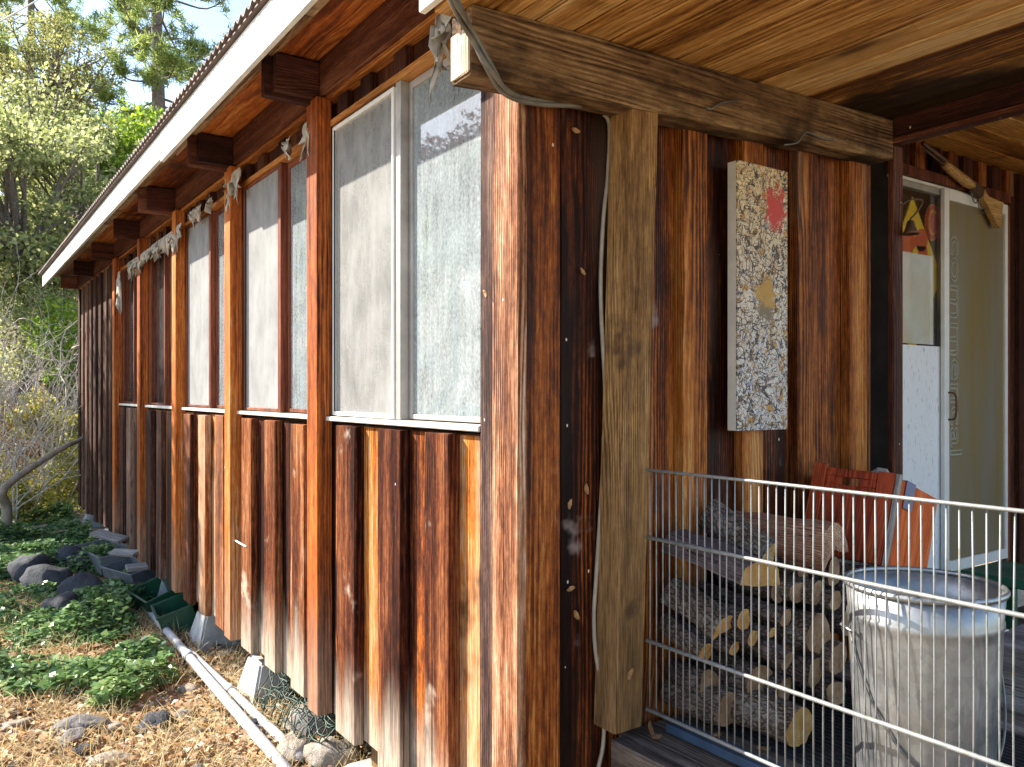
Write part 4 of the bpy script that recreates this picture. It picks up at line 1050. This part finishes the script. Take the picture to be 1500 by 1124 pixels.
# ================================================================== ALONG THE WALL OUTSIDE
def gpos(px, py, dz=0.):
    """where a sight line meets the ground"""
    d = ray(px, py); t = .5
    for _ in range(600):
        p = CAM+d*t
        if p.z <= gz(p.x, p.y)+dz: return p
        t += .02
    return p
for a, b, r, lb in (((203, 884), (452, 1180), .025, 'longer pale plastic pipe lying along the wall'), ((272, 962), (430, 1128), .021, 'shorter pale pipe beside the longer one near the wall')):
    A_, B_ = gpos(*a), gpos(*b); dr = (B_-A_).normalized(); A_.z = gz(A_.x, A_.y)+r+.01; B_.z = gz(B_.x, B_.y)+r+.012
    if r < .024: A_.y += .015; B_.y = A_.y+.02
    pr_ = [(A_+(B_-A_)*f)+Vector((0, 0, .0)) for f in np.linspace(0, 1, 8)]
    T = Tubes(); T.add(pr_, r, 16); o = T.obj('plastic_pipe', 'pvc', None, A_); tag(o, lb, 'pipe', 'pipes along the wall')
    f = .45; c = A_+(B_-A_)*f
    T = Tubes(); T.add([c-dr*.04, c+dr*.04], r*1.16, 16); T.obj('coupling', 'pvc', o, A_)
def trough(px, py, L, W_, H_, yaw, roll, mat, label, name='planter_trough', dz=0.02, ypos=None):
    p = gpos(px, py) if ypos is None else onY(px, py, ypos)
    if ypos is not None: p.z = gz(p.x, p.y)
    bm = bmesh.new(); t = .008
    for lo, hi in (((-L/2, -W_/2, 0), (L/2, W_/2, t)), ((-L/2, -W_/2, t), (L/2, -W_/2+t, H_)), ((-L/2, W_/2-t, t), (L/2, W_/2, H_)), ((-L/2, -W_/2+t, t), (-L/2+t, W_/2-t, H_)), ((L/2-t, -W_/2+t, t), (L/2, W_/2-t, H_))):
        bm_box(bm, lo, hi, .002)
    o = meshobj(name, bm_done(bm, name), mat, None, p+Vector((0, 0, dz))); o.rotation_euler = (roll, 0, yaw); tag(o, label, 'planter', 'planters under the wall')
    bm = bmesh.new(); e = .01
    for lo, hi in (((-L/2-e, -W_/2-e, H_-.012), (L/2+e, -W_/2-.0005, H_+.004)), ((-L/2-e, W_/2+.0005, H_-.012), (L/2+e, W_/2+e, H_+.004)), ((-L/2-e, -W_/2, H_-.012), (-L/2-.0005, W_/2, H_+.004)), ((L/2+.0005, -W_/2, H_-.012), (L/2+e, W_/2, H_+.004))): bm_box(bm, lo, hi, .001)
    q = meshobj('lip', bm_done(bm, 'lip'), mat, None, (0, 0, 0)); q.parent = o
trough(238, 866, .42, .24, .17, .1, .35, 'greenplastic', 'dark green plastic planter tipped under the wall, left one', ypos=-.02)
trough(262, 892, .36, .22, .15, -.1, .30, 'greenplastic', 'dark green plastic planter tipped under the wall, nearer one', ypos=-.02)
trough(158, 800, .75, .30, .16, .12, .1, 'greymetal', 'grey metal trough lying under the far end of the wall', ypos=-.12)
trough(196, 822, .50, .25, .12, .3, .2, 'greymetal', 'smaller grey trough beside a pier under the wall', ypos=-.02)
for a, b, w_, lb in (((140, 785), (182, 790), .1, 'grey plank leaning at the far trough'), ((165, 806), (200, 818), .08, 'grey plank lying by the far pier'), ((185, 838), (215, 828), .08, 'short grey plank under the fourth window')):
    A_ = onY(a[0], a[1], -.22); B_ = onY(b[0], b[1], -.08); m_ = (A_+B_)/2; L = (A_-B_).length
    bm = bmesh.new(); bm_box(bm, (-L/2, -w_/2, 0), (L/2, w_/2, .025), .003)
    o = meshobj('loose_plank', bm_done(bm, 'loose_plank'), 'greyplank', None, m_); o.rotation_euler = (.3, 0, math.atan2((B_-A_).y, (B_-A_).x)); tag(o, lb, 'plank', 'loose planks under the wall')
# crumpled green netting under the boards
T = Tubes(); na, nb = 17, 12
A_ = onY(380, 962, -.03); B_ = onY(462, 1036, -.06)
def npnt(u, v):
    q = A_.lerp(B_, u); z0 = gz(q.x, q.y)+.01
    z = z0+(.20-.05*u)*math.sin(math.pi*min(1, v*.95+.03))*(1+.35*mnoise.noise(Vector((u*4, v*4, 2))))
    return Vector((q.x+.05*mnoise.noise(Vector((u*5, v*5, 8))), -.05+.16*v+.06*mnoise.noise(Vector((u*6, v*5, 0))), z+.03*mnoise.noise(Vector((u*9, v*9, 5)))))
for i in range(na): T.add([npnt(i/(na-1), v) for v in np.linspace(0, 1, 14)], .0032, 4)
for j in range(nb): T.add([npnt(u, j/(nb-1)) for u in np.linspace(0, 1, 20)], .0032, 4)
o = T.obj('wire_netting', 'greennet', None, A_); tag(o, 'crumpled dark green netting stuffed under the wall boards', 'netting')
# a bent white twist of wire on the boards, a twig on the batten
T = Tubes(); T.add(smooth_path([onY(a, b, -.04) for a, b in ((334, 781), (340, 788), (350, 795), (361, 801))], 4), .005, 6)
o = T.obj('wire_peg', 'whitepaint', None, onY(334, 781, -.04)); tag(o, 'bent white wire sticking out of the battens under the second window', 'wire')
# overhead line
T = Tubes(); T.add([atD(-60, 66, 12), atD(54, 1, 12), atD(140, -52, 12.2)], .012, 5); o = T.obj('overhead_wire', 'whitepaint', None, atD(54, 1, 12)); tag(o, 'thin overhead wire crossing the sky in front of the trees', 'wire')

# stones
def stone_mesh(seed, sx_, sy_, sz_):
    bm = bmesh.new(); bmesh.ops.create_icosphere(bm, subdivisions=3, radius=1)
    for v in bm.verts:
        p = v.co.copy(); k = 1+.42*mnoise.noise(p*1.1+Vector((seed, 0, 0)))+.20*mnoise.noise(p*2.7+Vector((0, seed, 0)))+.09*abs(mnoise.noise(p*6+Vector((0, seed, 0))))
        v.co = Vector((p.x*sx_*k, p.y*sy_*k, max(-.5*sz_, p.z*sz_*k)))
    return bm_done(bm, 'stone')
def stone(px, py, sx_, sy_, sz_, mat, label, group, rz=None, sink=.3, ground=None):
    p = gpos(px, py) if ground is None else ground
    o = meshobj('stone', stone_mesh(U(0, 90), sx_, sy_, sz_), mat, None, (p.x, p.y, gz(p.x, p.y)+sz_*sink), True)
    o.rotation_euler = (U(-.2, .2), U(-.2, .2), U(0, 6) if rz is None else rz); tag(o, label, 'stone', group); return o
GD = 'dark boulders in the ivy'; GP = 'stones along the wall'
stone(45, 850, .20, .16, .17, 'rockd', 'leftmost dark boulder of the heap in the ivy', GD, .3)
stone(72, 865, .19, .15, .16, 'rockd', 'bluish boulder in front of the leftmost dark one', GD, 1.)
stone(108, 838, .22, .15, .15, 'rockd', 'dark boulder at the back of the heap nearest the wall', GD, .2)
stone(118, 880, .18, .15, .16, 'rockd', 'big blue grey boulder at the right of the heap', GD, .5)
stone(92, 905, .14, .12, .12, 'rockd', 'dark boulder at the foot of the heap half hidden by ivy', GD)
stone(163, 898, .11, .08, .09, 'rockd', 'lone dark stone in the ivy right of the boulder heap', GD)
stone(118, 1072, .12, .045, .05, 'rocks', 'long smooth grey stone in the litter at lower left', GP, 1.1)
stone(105, 1090, .08, .05, .04, 'rocks', 'flat stone below the long smooth one', GP)
stone(228, 1068, .075, .055, .055, 'rockd', 'dark stone in the dry grass left of the pipes', GP)
stone(165, 1118, .11, .05, .035, 'rockp', 'pale flat stone at the bottom edge left of the pipes', GP, .9)
stone(390, 1022, .075, .06, .07, 'rockp', 'tan stone beside the second pier', GP)
stone(448, 1070, .10, .08, .08, 'rockp', 'orange stained stone below the netting', GP)
stone(475, 1062, .12, .09, .10, 'rocks', 'speckled grey rock against the wall boards', GP, ground=onZ(470, 1060, -1.5))
stone(430, 1110, .11, .08, .06, 'rockp', 'large pale sunlit stone near the bottom edge by the wall', GP)
stone(488, 1120, .12, .08, .07, 'rockp', 'big pale rock beside the nearest pier', GP)
stone(330, 935, .10, .07, .08, 'rocks', 'grey stone in the shade under the boards by the third pier', GP)
for k in range(34):
    x = U(-4.6, -.4); yy = U(-1.1, -.02) if k % 3 else U(-.35, .25)
    s = U(.02, .05); stone(0, 0, s*U(1, 1.5), s, s*U(.5, .8), random.choice(['rocks', 'rockp', 'rockp', 'rockd']), 'loose fist sized stone lying in the dry grass and litter by the wall', 'loose stones in the litter', ground=Vector((x, yy, 0)))

# ================================================================== VEGETATION
def leaf_quads(P, size, up=.0, aspect=.55, size_var=.4, fold=.25):
    """P: Nx3 places. Each leaf a folded four-cornered blade of random attitude."""
    P = np.asarray(P, dtype=np.float64); n = len(P)
    d = rng.normal(size=(n, 3)); d /= np.linalg.norm(d, axis=1)[:, None]
    nrm = rng.normal(size=(n, 3)); nrm[:, 2] = np.abs(nrm[:, 2])+up*3
    nrm -= d*(nrm*d).sum(1)[:, None]; nrm /= np.linalg.norm(nrm, axis=1)[:, None]+1e-9
    if up > 0:
        d[:, 2] *= .35; d /= np.linalg.norm(d, axis=1)[:, None]; nrm -= d*(nrm*d).sum(1)[:, None]; nrm /= np.linalg.norm(nrm, axis=1)[:, None]+1e-9
    s = np.cross(d, nrm); L = size*(1+size_var*rng.uniform(-1, 1, n))[:, None]
    V = np.stack([P-d*L*.5, P+s*L*aspect*.5+nrm*L*fold*.4-d*L*.08, P+d*L*.5, P-s*L*aspect*.5+nrm*L*fold*.4-d*L*.08], axis=1).reshape(-1, 3)
    Fc = np.arange(4*n).reshape(n, 4); return V, Fc
def clump_points(centers, radii, n):
    c = np.asarray(centers); r = np.asarray(radii); idx = rng.integers(0, len(c), n)
    d = rng.normal(size=(n, 3)); d /= np.linalg.norm(d, axis=1)[:, None]
    return c[idx]+d*(r[idx]*rng.uniform(0, 1, n)**.45)[:, None]*np.array([1, 1, .75])
def broadleaf(name, label, base, crown_c, crown_r, n_clump, clump_r, n_leaf, leaf_size, mat, group, trunk_r=.16, barkm='barktree', cat='tree', fill=.55, lean=None):
    base = Vector(base); cc = Vector(crown_c); cr_ = Vector(crown_r)
    root = empty(name, base, label, cat, group)
    cs_l, rs_l = [], []; T = Tubes()
    mid = base.lerp(cc, .55)+Vector((U(-.2, .2), U(-.2, .2), 0))
    T.add(smooth_path([base-Vector((0, 0, .15)), base.lerp(mid, .5)+Vector((U(-.1, .1), U(-.1, .1), 0)), mid, cc], 4), [trunk_r*(1-.06*k) for k in range(13)], 8)
    for k in range(n_clump):
        d = Vector(rng.normal(size=3)); d.normalize(); rr = U(fill, 1.0)
        c = cc+Vector((d.x*cr_.x, d.y*cr_.y, d.z*cr_.z))*rr
        cs_l.append(c[:]); rs_l.append(clump_r*U(.6, 1.25))
        st = mid.lerp(cc, U(0, .9)); md_ = st.lerp(c, .5)+Vector((U(-.15, .15), U(-.15, .15), U(-.1, .2)))*cr_.z*.4
        T.add(smooth_path([st, md_, c], 3), [trunk_r*.38*(1-.13*i) for i in range(7)], 5)
        for q in range(3):
            e = c+Vector(rng.normal(size=3))*clump_r*.5; T.add([md_.lerp(c, U(.4, 1)), e], [trunk_r*.10, trunk_r*.03], 4)
    T.obj('trunk', barkm, root, base)
    V, Fc = leaf_quads(clump_points(cs_l, rs_l, n_leaf), leaf_size)
    meshobj('crown', arr_mesh('crown', V-np.array(base[:]), Fc), mat, root, base)
    return root
def onground(p): return Vector((p.x, p.y, gz(p.x, p.y)))
GB = 'trees behind the far end of the cabin'
def bl(px, py, D, r, label, mat, name='oak_tree', nc=60, cr=.55, nl=15000, ls=.085, tr=.16, fill=.5):
    c = atD(px, py, D); broadleaf(name, label, onground(c), c, r, nc, cr, nl, ls, mat, GB, tr, fill=fill)
bl(25, 320, 14.0, (2.0, 1.8, 2.2), 'grey green oak at the left edge behind the shrubs', 'lf_oak', nl=14000, ls=.10)
bl(140, 330, 16.0, (1.9, 1.7, 1.9), 'grey green oak just left of the far roof corner', 'lf_oak', nl=13000, ls=.10)
bl(75, 230, 18.5, (2.3, 1.8, 1.7), 'pale grey green oak between the two oaks and the pines', 'lf_oak', nl=8000, ls=.10)
bl(75, 105, 23, (2.3, 2.0, 1.6), 'olive brown evergreen oak in front of the left pine', 'lf_live', nl=10500, nc=60)
bl(208, 255, 18.5, (1.15, 1.1, 1.35), 'bright green maple peeking over the roof edge', 'lf_green', 'maple_tree', nl=11000, ls=.10, tr=.09)
bl(60, 480, 24, (4.5, 3.5, 3.0), 'dark broad oak filling the gap low behind the shrubs', 'lf_live', nl=22000, nc=80, cr=.8, ls=.12)

def pine(px, D, trunk_px, h, label, z0=1.2, nb=70, blen=2.6, dens=1.0):
    p = atD(px, 100, D); base = onground(p); r = trunk_px/2*D/FPX
    root = empty('pine_tree', base, label, 'tree', GB)
    T = Tubes(); top = Vector((p.x+.2, p.y, h))
    tp = [base.lerp(top, f)+Vector((.08*math.sin(f*7), .06*math.cos(f*5), 0)) for f in np.linspace(0, 1, 14)]
    T.add(tp, [r*(1.25-1.0*f) for f in np.linspace(0, 1, 14)], 12); T.obj('trunk', 'barktree', root, base)
    B = Tubes(); tufts = []
    for k in range(nb):
        f = (k+U(0, 1))/nb; z = z0+(h-z0)*f; t = (z-base.z)/(h-base.z); s = base.lerp(top, t)
        an = U(0, 6.283); L = blen*(1-.45*f)*U(.5, 1.15); d = Vector((math.cos(an), math.sin(an), 0))
        pts = [s, s+d*L*.35+Vector((0, 0, -.10*L)), s+d*L*.7+Vector((0, 0, -.16*L)), s+d*L+Vector((0, 0, .02*L))]
        sp_ = smooth_path(pts, 3); B.add(sp_, [r*.20*(1-.08*i) for i in range(len(sp_))], 5)
        for q in range(int(9*dens)):
            a = U(.35, 1.0); b = pts[1].lerp(pts[3], a); side_ = Vector((-d.y, d.x, 0))*U(-.55, .55)*L*.5
            e = b+side_+Vector((0, 0, U(-.5, .7)*L*.3)); B.add([b.lerp(s, .1), b.lerp(e, .5)+Vector((0, 0, -.05)), e], [r*.06, r*.045, r*.03], 4); tufts.append(e); tufts.append(b.lerp(e, .6)+Vector((U(-.1, .1), U(-.1, .1), U(0, .15))))
    B.obj('branches', 'barktree', root, base)
    tf = np.array([t[:] for t in tufts]); nn = 30; n = len(tf)*nn
    P = np.repeat(tf, nn, axis=0)+rng.normal(size=(n, 3))*.05
    d = rng.normal(size=(n, 3)); d[:, 2] += .35; d /= np.linalg.norm(d, axis=1)[:, None]
    s = np.cross(d, rng.normal(size=(n, 3))); s /= np.linalg.norm(s, axis=1)[:, None]
    L = rng.uniform(.14, .26, n)[:, None]; wv = .014
    V = np.stack([P-s*wv, P+s*wv, P+d*L+s*wv*.4, P+d*L-s*wv*.4], axis=1).reshape(-1, 3)
    meshobj('crown', arr_mesh('crown', V-np.array(base[:]), np.arange(4*n).reshape(n, 4)), 'lf_pine', root, base)
pine(232, 23, 21, 17, 'tall pine with thick bare trunk rising over the roof', 3.4, 84, 2.9)
pine(48, 27, 13, 19, 'slender pine at upper left behind the evergreen oak', 5.0, 90, 2.9)

# bank of shrubs beyond the far end
GSH = 'shrubs on the bank beyond the cabin'
def shrub(px, py, D, r, label, mat, nl=5000, ls=.06, nc=26, cr=.3, name='shrub', barkm='twig', tr=.03):
    c = atD(px, py, D); broadleaf(name, label, onground(c), c, r, nc, cr, nl, ls, mat, GSH, tr, barkm, 'shrub', .4)
shrub(20, 500, 13, (.9, .9, .9), 'dark leafy shrub at the left edge halfway up', 'lf_oak', 6000)
shrub(100, 520, 12.5, (.7, .7, .7), 'green shrub right against the far wall corner', 'lf_green', 4500, .07)
shrub(60, 430, 14, (1.0, .9, .7), 'grey green shrub under the far eave end', 'lf_oak', 6000)
shrub(70, 610, 11, (.5, .5, .3), 'yellow green shrub in the middle of the bank', 'lf_yel', 1800, .06, 16, .18)
shrub(100, 690, 10.5, (.45, .45, .35), 'yellow and orange shrub by the foot of the far corner', 'lf_yel', 2600, .05, 18, .2)
shrub(40, 730, 10.0, (.45, .4, .2), 'low yellowing shrub on the bank at the left', 'lf_yel', 1800, .05, 14, .18)
shrub(20, 640, 11.5, (.5, .5, .5), 'dry brown shrub at the left edge of the bank', 'lf_dry', 1500, .05, 16, .2)
shrub(110, 600, 13, (.6, .6, .6), 'dull green shrub behind the far corner boards', 'lf_live', 4000, .06)
# bare twiggy bushes
def twigs(px, py, D, n, spread, label, h):
    c = onground(atD(px, py, D)); T = Tubes(); rr = random.Random(int(px*7+py))
    def grow(p, d, L, r, lev):
        pts = [p]; 
        for k in range(5):
            d = (d+Vector((rr.gauss(0, .22), rr.gauss(0, .22), rr.gauss(0, .16)))).normalized(); p = p+d*L/5; pts.append(p)
            if lev < 2 and k > 0 and rr.random() < .75: grow(p, (d+Vector((rr.gauss(0, .7), rr.gauss(0, .7), rr.gauss(.1, .5)))).normalized(), L*rr.uniform(.35, .6), r*.55, lev+1)
        T.add(pts, [r*(1-.13*k) for k in range(6)], 4)
    for k in range(n):
        an = rr.uniform(0, 6.28); grow(c+Vector((rr.uniform(-.3, .3)*spread, rr.uniform(-.3, .3)*spread, 0)), Vector((math.cos(an)*spread*.6, math.sin(an)*spread*.6, 1)).normalized(), h*rr.uniform(.7, 1.2), .011, 0)
    o = T.obj('bare_bush', 'twig', None, c); tag(o, label, 'bush', 'bare twiggy bushes on the bank')
twigs(10, 600, 9.8, 16, .9, 'pale bare twiggy bush at the left edge', 1.9)
twigs(60, 620, 10.4, 16, 1.0, 'pale bare twiggy bush in the middle of the bank', 2.2)
twigs(100, 600, 11.0, 12, .8, 'pale bare bush close to the far wall corner', 2.0)
twigs(-20, 560, 9.2, 14, 1.1, 'pale bare bush reaching in from the left edge', 2.4)
# leaning sapling
P_ = [atD(8, 800, 8.6), atD(10, 745, 8.6), atD(3, 722, 8.5), atD(20, 703, 8.6), atD(60, 676, 8.8), atD(95, 655, 9.0), atD(116, 645, 9.2), atD(135, 632, 9.3)]
P_[0].z = gz(P_[0].x, P_[0].y)-.05
T = Tubes(); T.add(smooth_path(P_, 5), [.055-.0011*k for k in range(36)], 8); o = T.obj('bent_branch', 'branch', None, P_[0]); tag(o, 'curved leaning bare branch arching towards the far wall', 'branch')
# trees on the sunny side, seen in the panes and shading the far part of the wall
GR = 'trees on the slope facing the windows'
def near(x, y, z, r, label, mat, nl, ls, nc, cr, name='oak_tree', tr=.12):
    broadleaf(name, label, onground(Vector((x, y, 0))), (x, y, z), r, nc, cr, nl, ls, mat, GR, tr, fill=.3)
near(-8.25, -3.3, 2.35, (1.05, .8, .85), 'small open oak shading the middle of the wall from outside the view', 'lf_oak', 6500, .085, 44, .30)
near(-10.1, -3.4, 2.75, (1.2, .9, 1.25), 'leafy oak shading the far windows from outside the view', 'lf_oak', 8500, .09, 48, .38)
near(-12.1, -3.3, 2.1, (1.0, .8, .75), 'farther leafy oak on the slope outside the view', 'lf_oak', 5200, .085, 38, .32)
near(-16.2, -9.4, 5.0, (1.9, 1.8, 1.9), 'red leaved tree mirrored in the nearest window', 'lf_red', 11000, .12, 60, .5, 'red_tree')
near(-20.5, -9.8, 5.2, (2.9, 2.4, 3.4), 'green tree mirrored left of the red one', 'lf_oak', 15000, .14, 70, .7, 'maple_tree')
near(-14.5, -11.5, 2.4, (3.2, 2.2, 2.6), 'low green tree below the red one in the mirrored slope', 'lf_oak', 12000, .12, 60, .6)
near(-25, -8.5, 4.5, (4, 3, 4.4), 'large green oak mirrored in the far windows', 'lf_oak', 17000, .15, 70, .9)

# ground cover
def scatter(n, x0, x1, y0, y1): return np.stack([rng.uniform(x0, x1, n), rng.uniform(y0, y1, n)], 1)
def nz2(P, sc_, off=0.): return np.array([mnoise.noise(Vector((p[0]*sc_+off, p[1]*sc_, off))) for p in P])
def gza(P): return np.array([gz(p[0], p[1]) for p in P])
P = scatter(64000, -10.5, -2.3, -1.75, -.06); v = nz2(P, 1.5, 4.)+.35*nz2(P, 5., 9.)
keep = (v > -.32+np.clip((P[:, 0]+3.9)*.36, 0, 1.2)-.15*(P[:, 0] < -5)) & ~((np.abs(P[:, 1]+.15) < .10) & (P[:, 0] > -4.6))
P = P[keep]; v = v[keep]
z = gza(P)+np.clip(v+.25, 0, .7)*.26*rng.uniform(.15, 1, len(P))+.01
V, Fc = leaf_quads(np.column_stack([P, z]), .045, .8, .8, .4, .15)
o = meshobj('ivy', arr_mesh('ivy', V, Fc), 'lf_ivy'); tag(o, 'green ivy creeping over the ground beside the wall', 'ivy', kind='stuff')
P = scatter(16000, -15, -9, -2.4, 2.5); z = gza(P)+rng.uniform(0, .2, len(P))
V, Fc = leaf_quads(np.column_stack([P, z]), .06, .6, .7)
o = meshobj('ground_cover', arr_mesh('ground_cover', V, Fc), 'lf_yel'); tag(o, 'yellowing low ground cover on the bank beyond the cabin', 'ground cover', kind='stuff')
P = scatter(17000, -6.2, .4, -1.6, .35); z = gza(P)+rng.uniform(0, .03, len(P))
V, Fc = leaf_quads(np.column_stack([P, z]), .038, .7, .6, .5, .5)
o = meshobj('leaf_litter', arr_mesh('leaf_litter', V, Fc), 'lf_dry'); tag(o, 'dry fallen leaves covering the ground by the wall', 'leaves', kind='stuff')
P = scatter(17000, -5.4, .4, -1.6, .12); v = nz2(P, 2.2, 17.); P = P[v > -.12-.25*(P[:, 0] > -2.5)]; n = len(P); z = gza(P)
b0 = np.column_stack([P, z]); L = rng.uniform(.05, .17, n); d = rng.normal(size=(n, 3))*.75; d[:, 2] = np.abs(d[:, 2])*.6+.5; d /= np.linalg.norm(d, axis=1)[:, None]
s = np.cross(d, rng.normal(size=(n, 3))); s /= np.linalg.norm(s, axis=1)[:, None]; wv = .0016
tip = b0+d*L[:, None]; tip[:, 2] -= L*.35*rng.uniform(0, 1, n); midp = b0+d*(L*.55)[:, None]
V = np.stack([b0-s*wv, b0+s*wv, midp+s*wv*.8, midp-s*wv*.8, tip+s*wv*.2, tip-s*wv*.2], 1).reshape(-1, 3)
i6 = np.arange(n)*6; Fc = np.concatenate([np.stack([i6, i6+1, i6+2, i6+3], 1), np.stack([i6+3, i6+2, i6+4, i6+5], 1)])
o = meshobj('dry_grass', arr_mesh('dry_grass', V, Fc), 'lf_grass'); tag(o, 'straw coloured dry grass along the wall', 'grass', kind='stuff')
# pebbles
pb = []; pf = []
tb = bmesh.new(); bmesh.ops.create_icosphere(tb, subdivisions=1, radius=1); tv = np.array([v.co[:] for v in tb.verts]); tfc = np.array([[v.index for v in f.verts] for f in tb.faces]); tb.free()
P = scatter(1500, -5, .3, -1.4, .4); z = gza(P)
for k in range(len(P)):
    s_ = rng.uniform(.006, .024); sc3 = np.array([s_*rng.uniform(.8, 1.5), s_, s_*.6]); a = rng.uniform(0, 6.28); R_ = np.array([[math.cos(a), -math.sin(a), 0], [math.sin(a), math.cos(a), 0], [0, 0, 1]])
    pf.append(tfc+len(pb)*len(tv)); pb.append(((tv*(1+.2*rng.normal(size=(len(tv), 1))))*sc3)@R_.T+np.array([P[k, 0], P[k, 1], z[k]+.005]))
o = meshobj('gravel', arr_mesh('gravel', np.concatenate(pb), np.concatenate(pf)), 'rockp', smooth=True); tag(o, 'small loose gravel between the dry grass', 'gravel', kind='stuff')
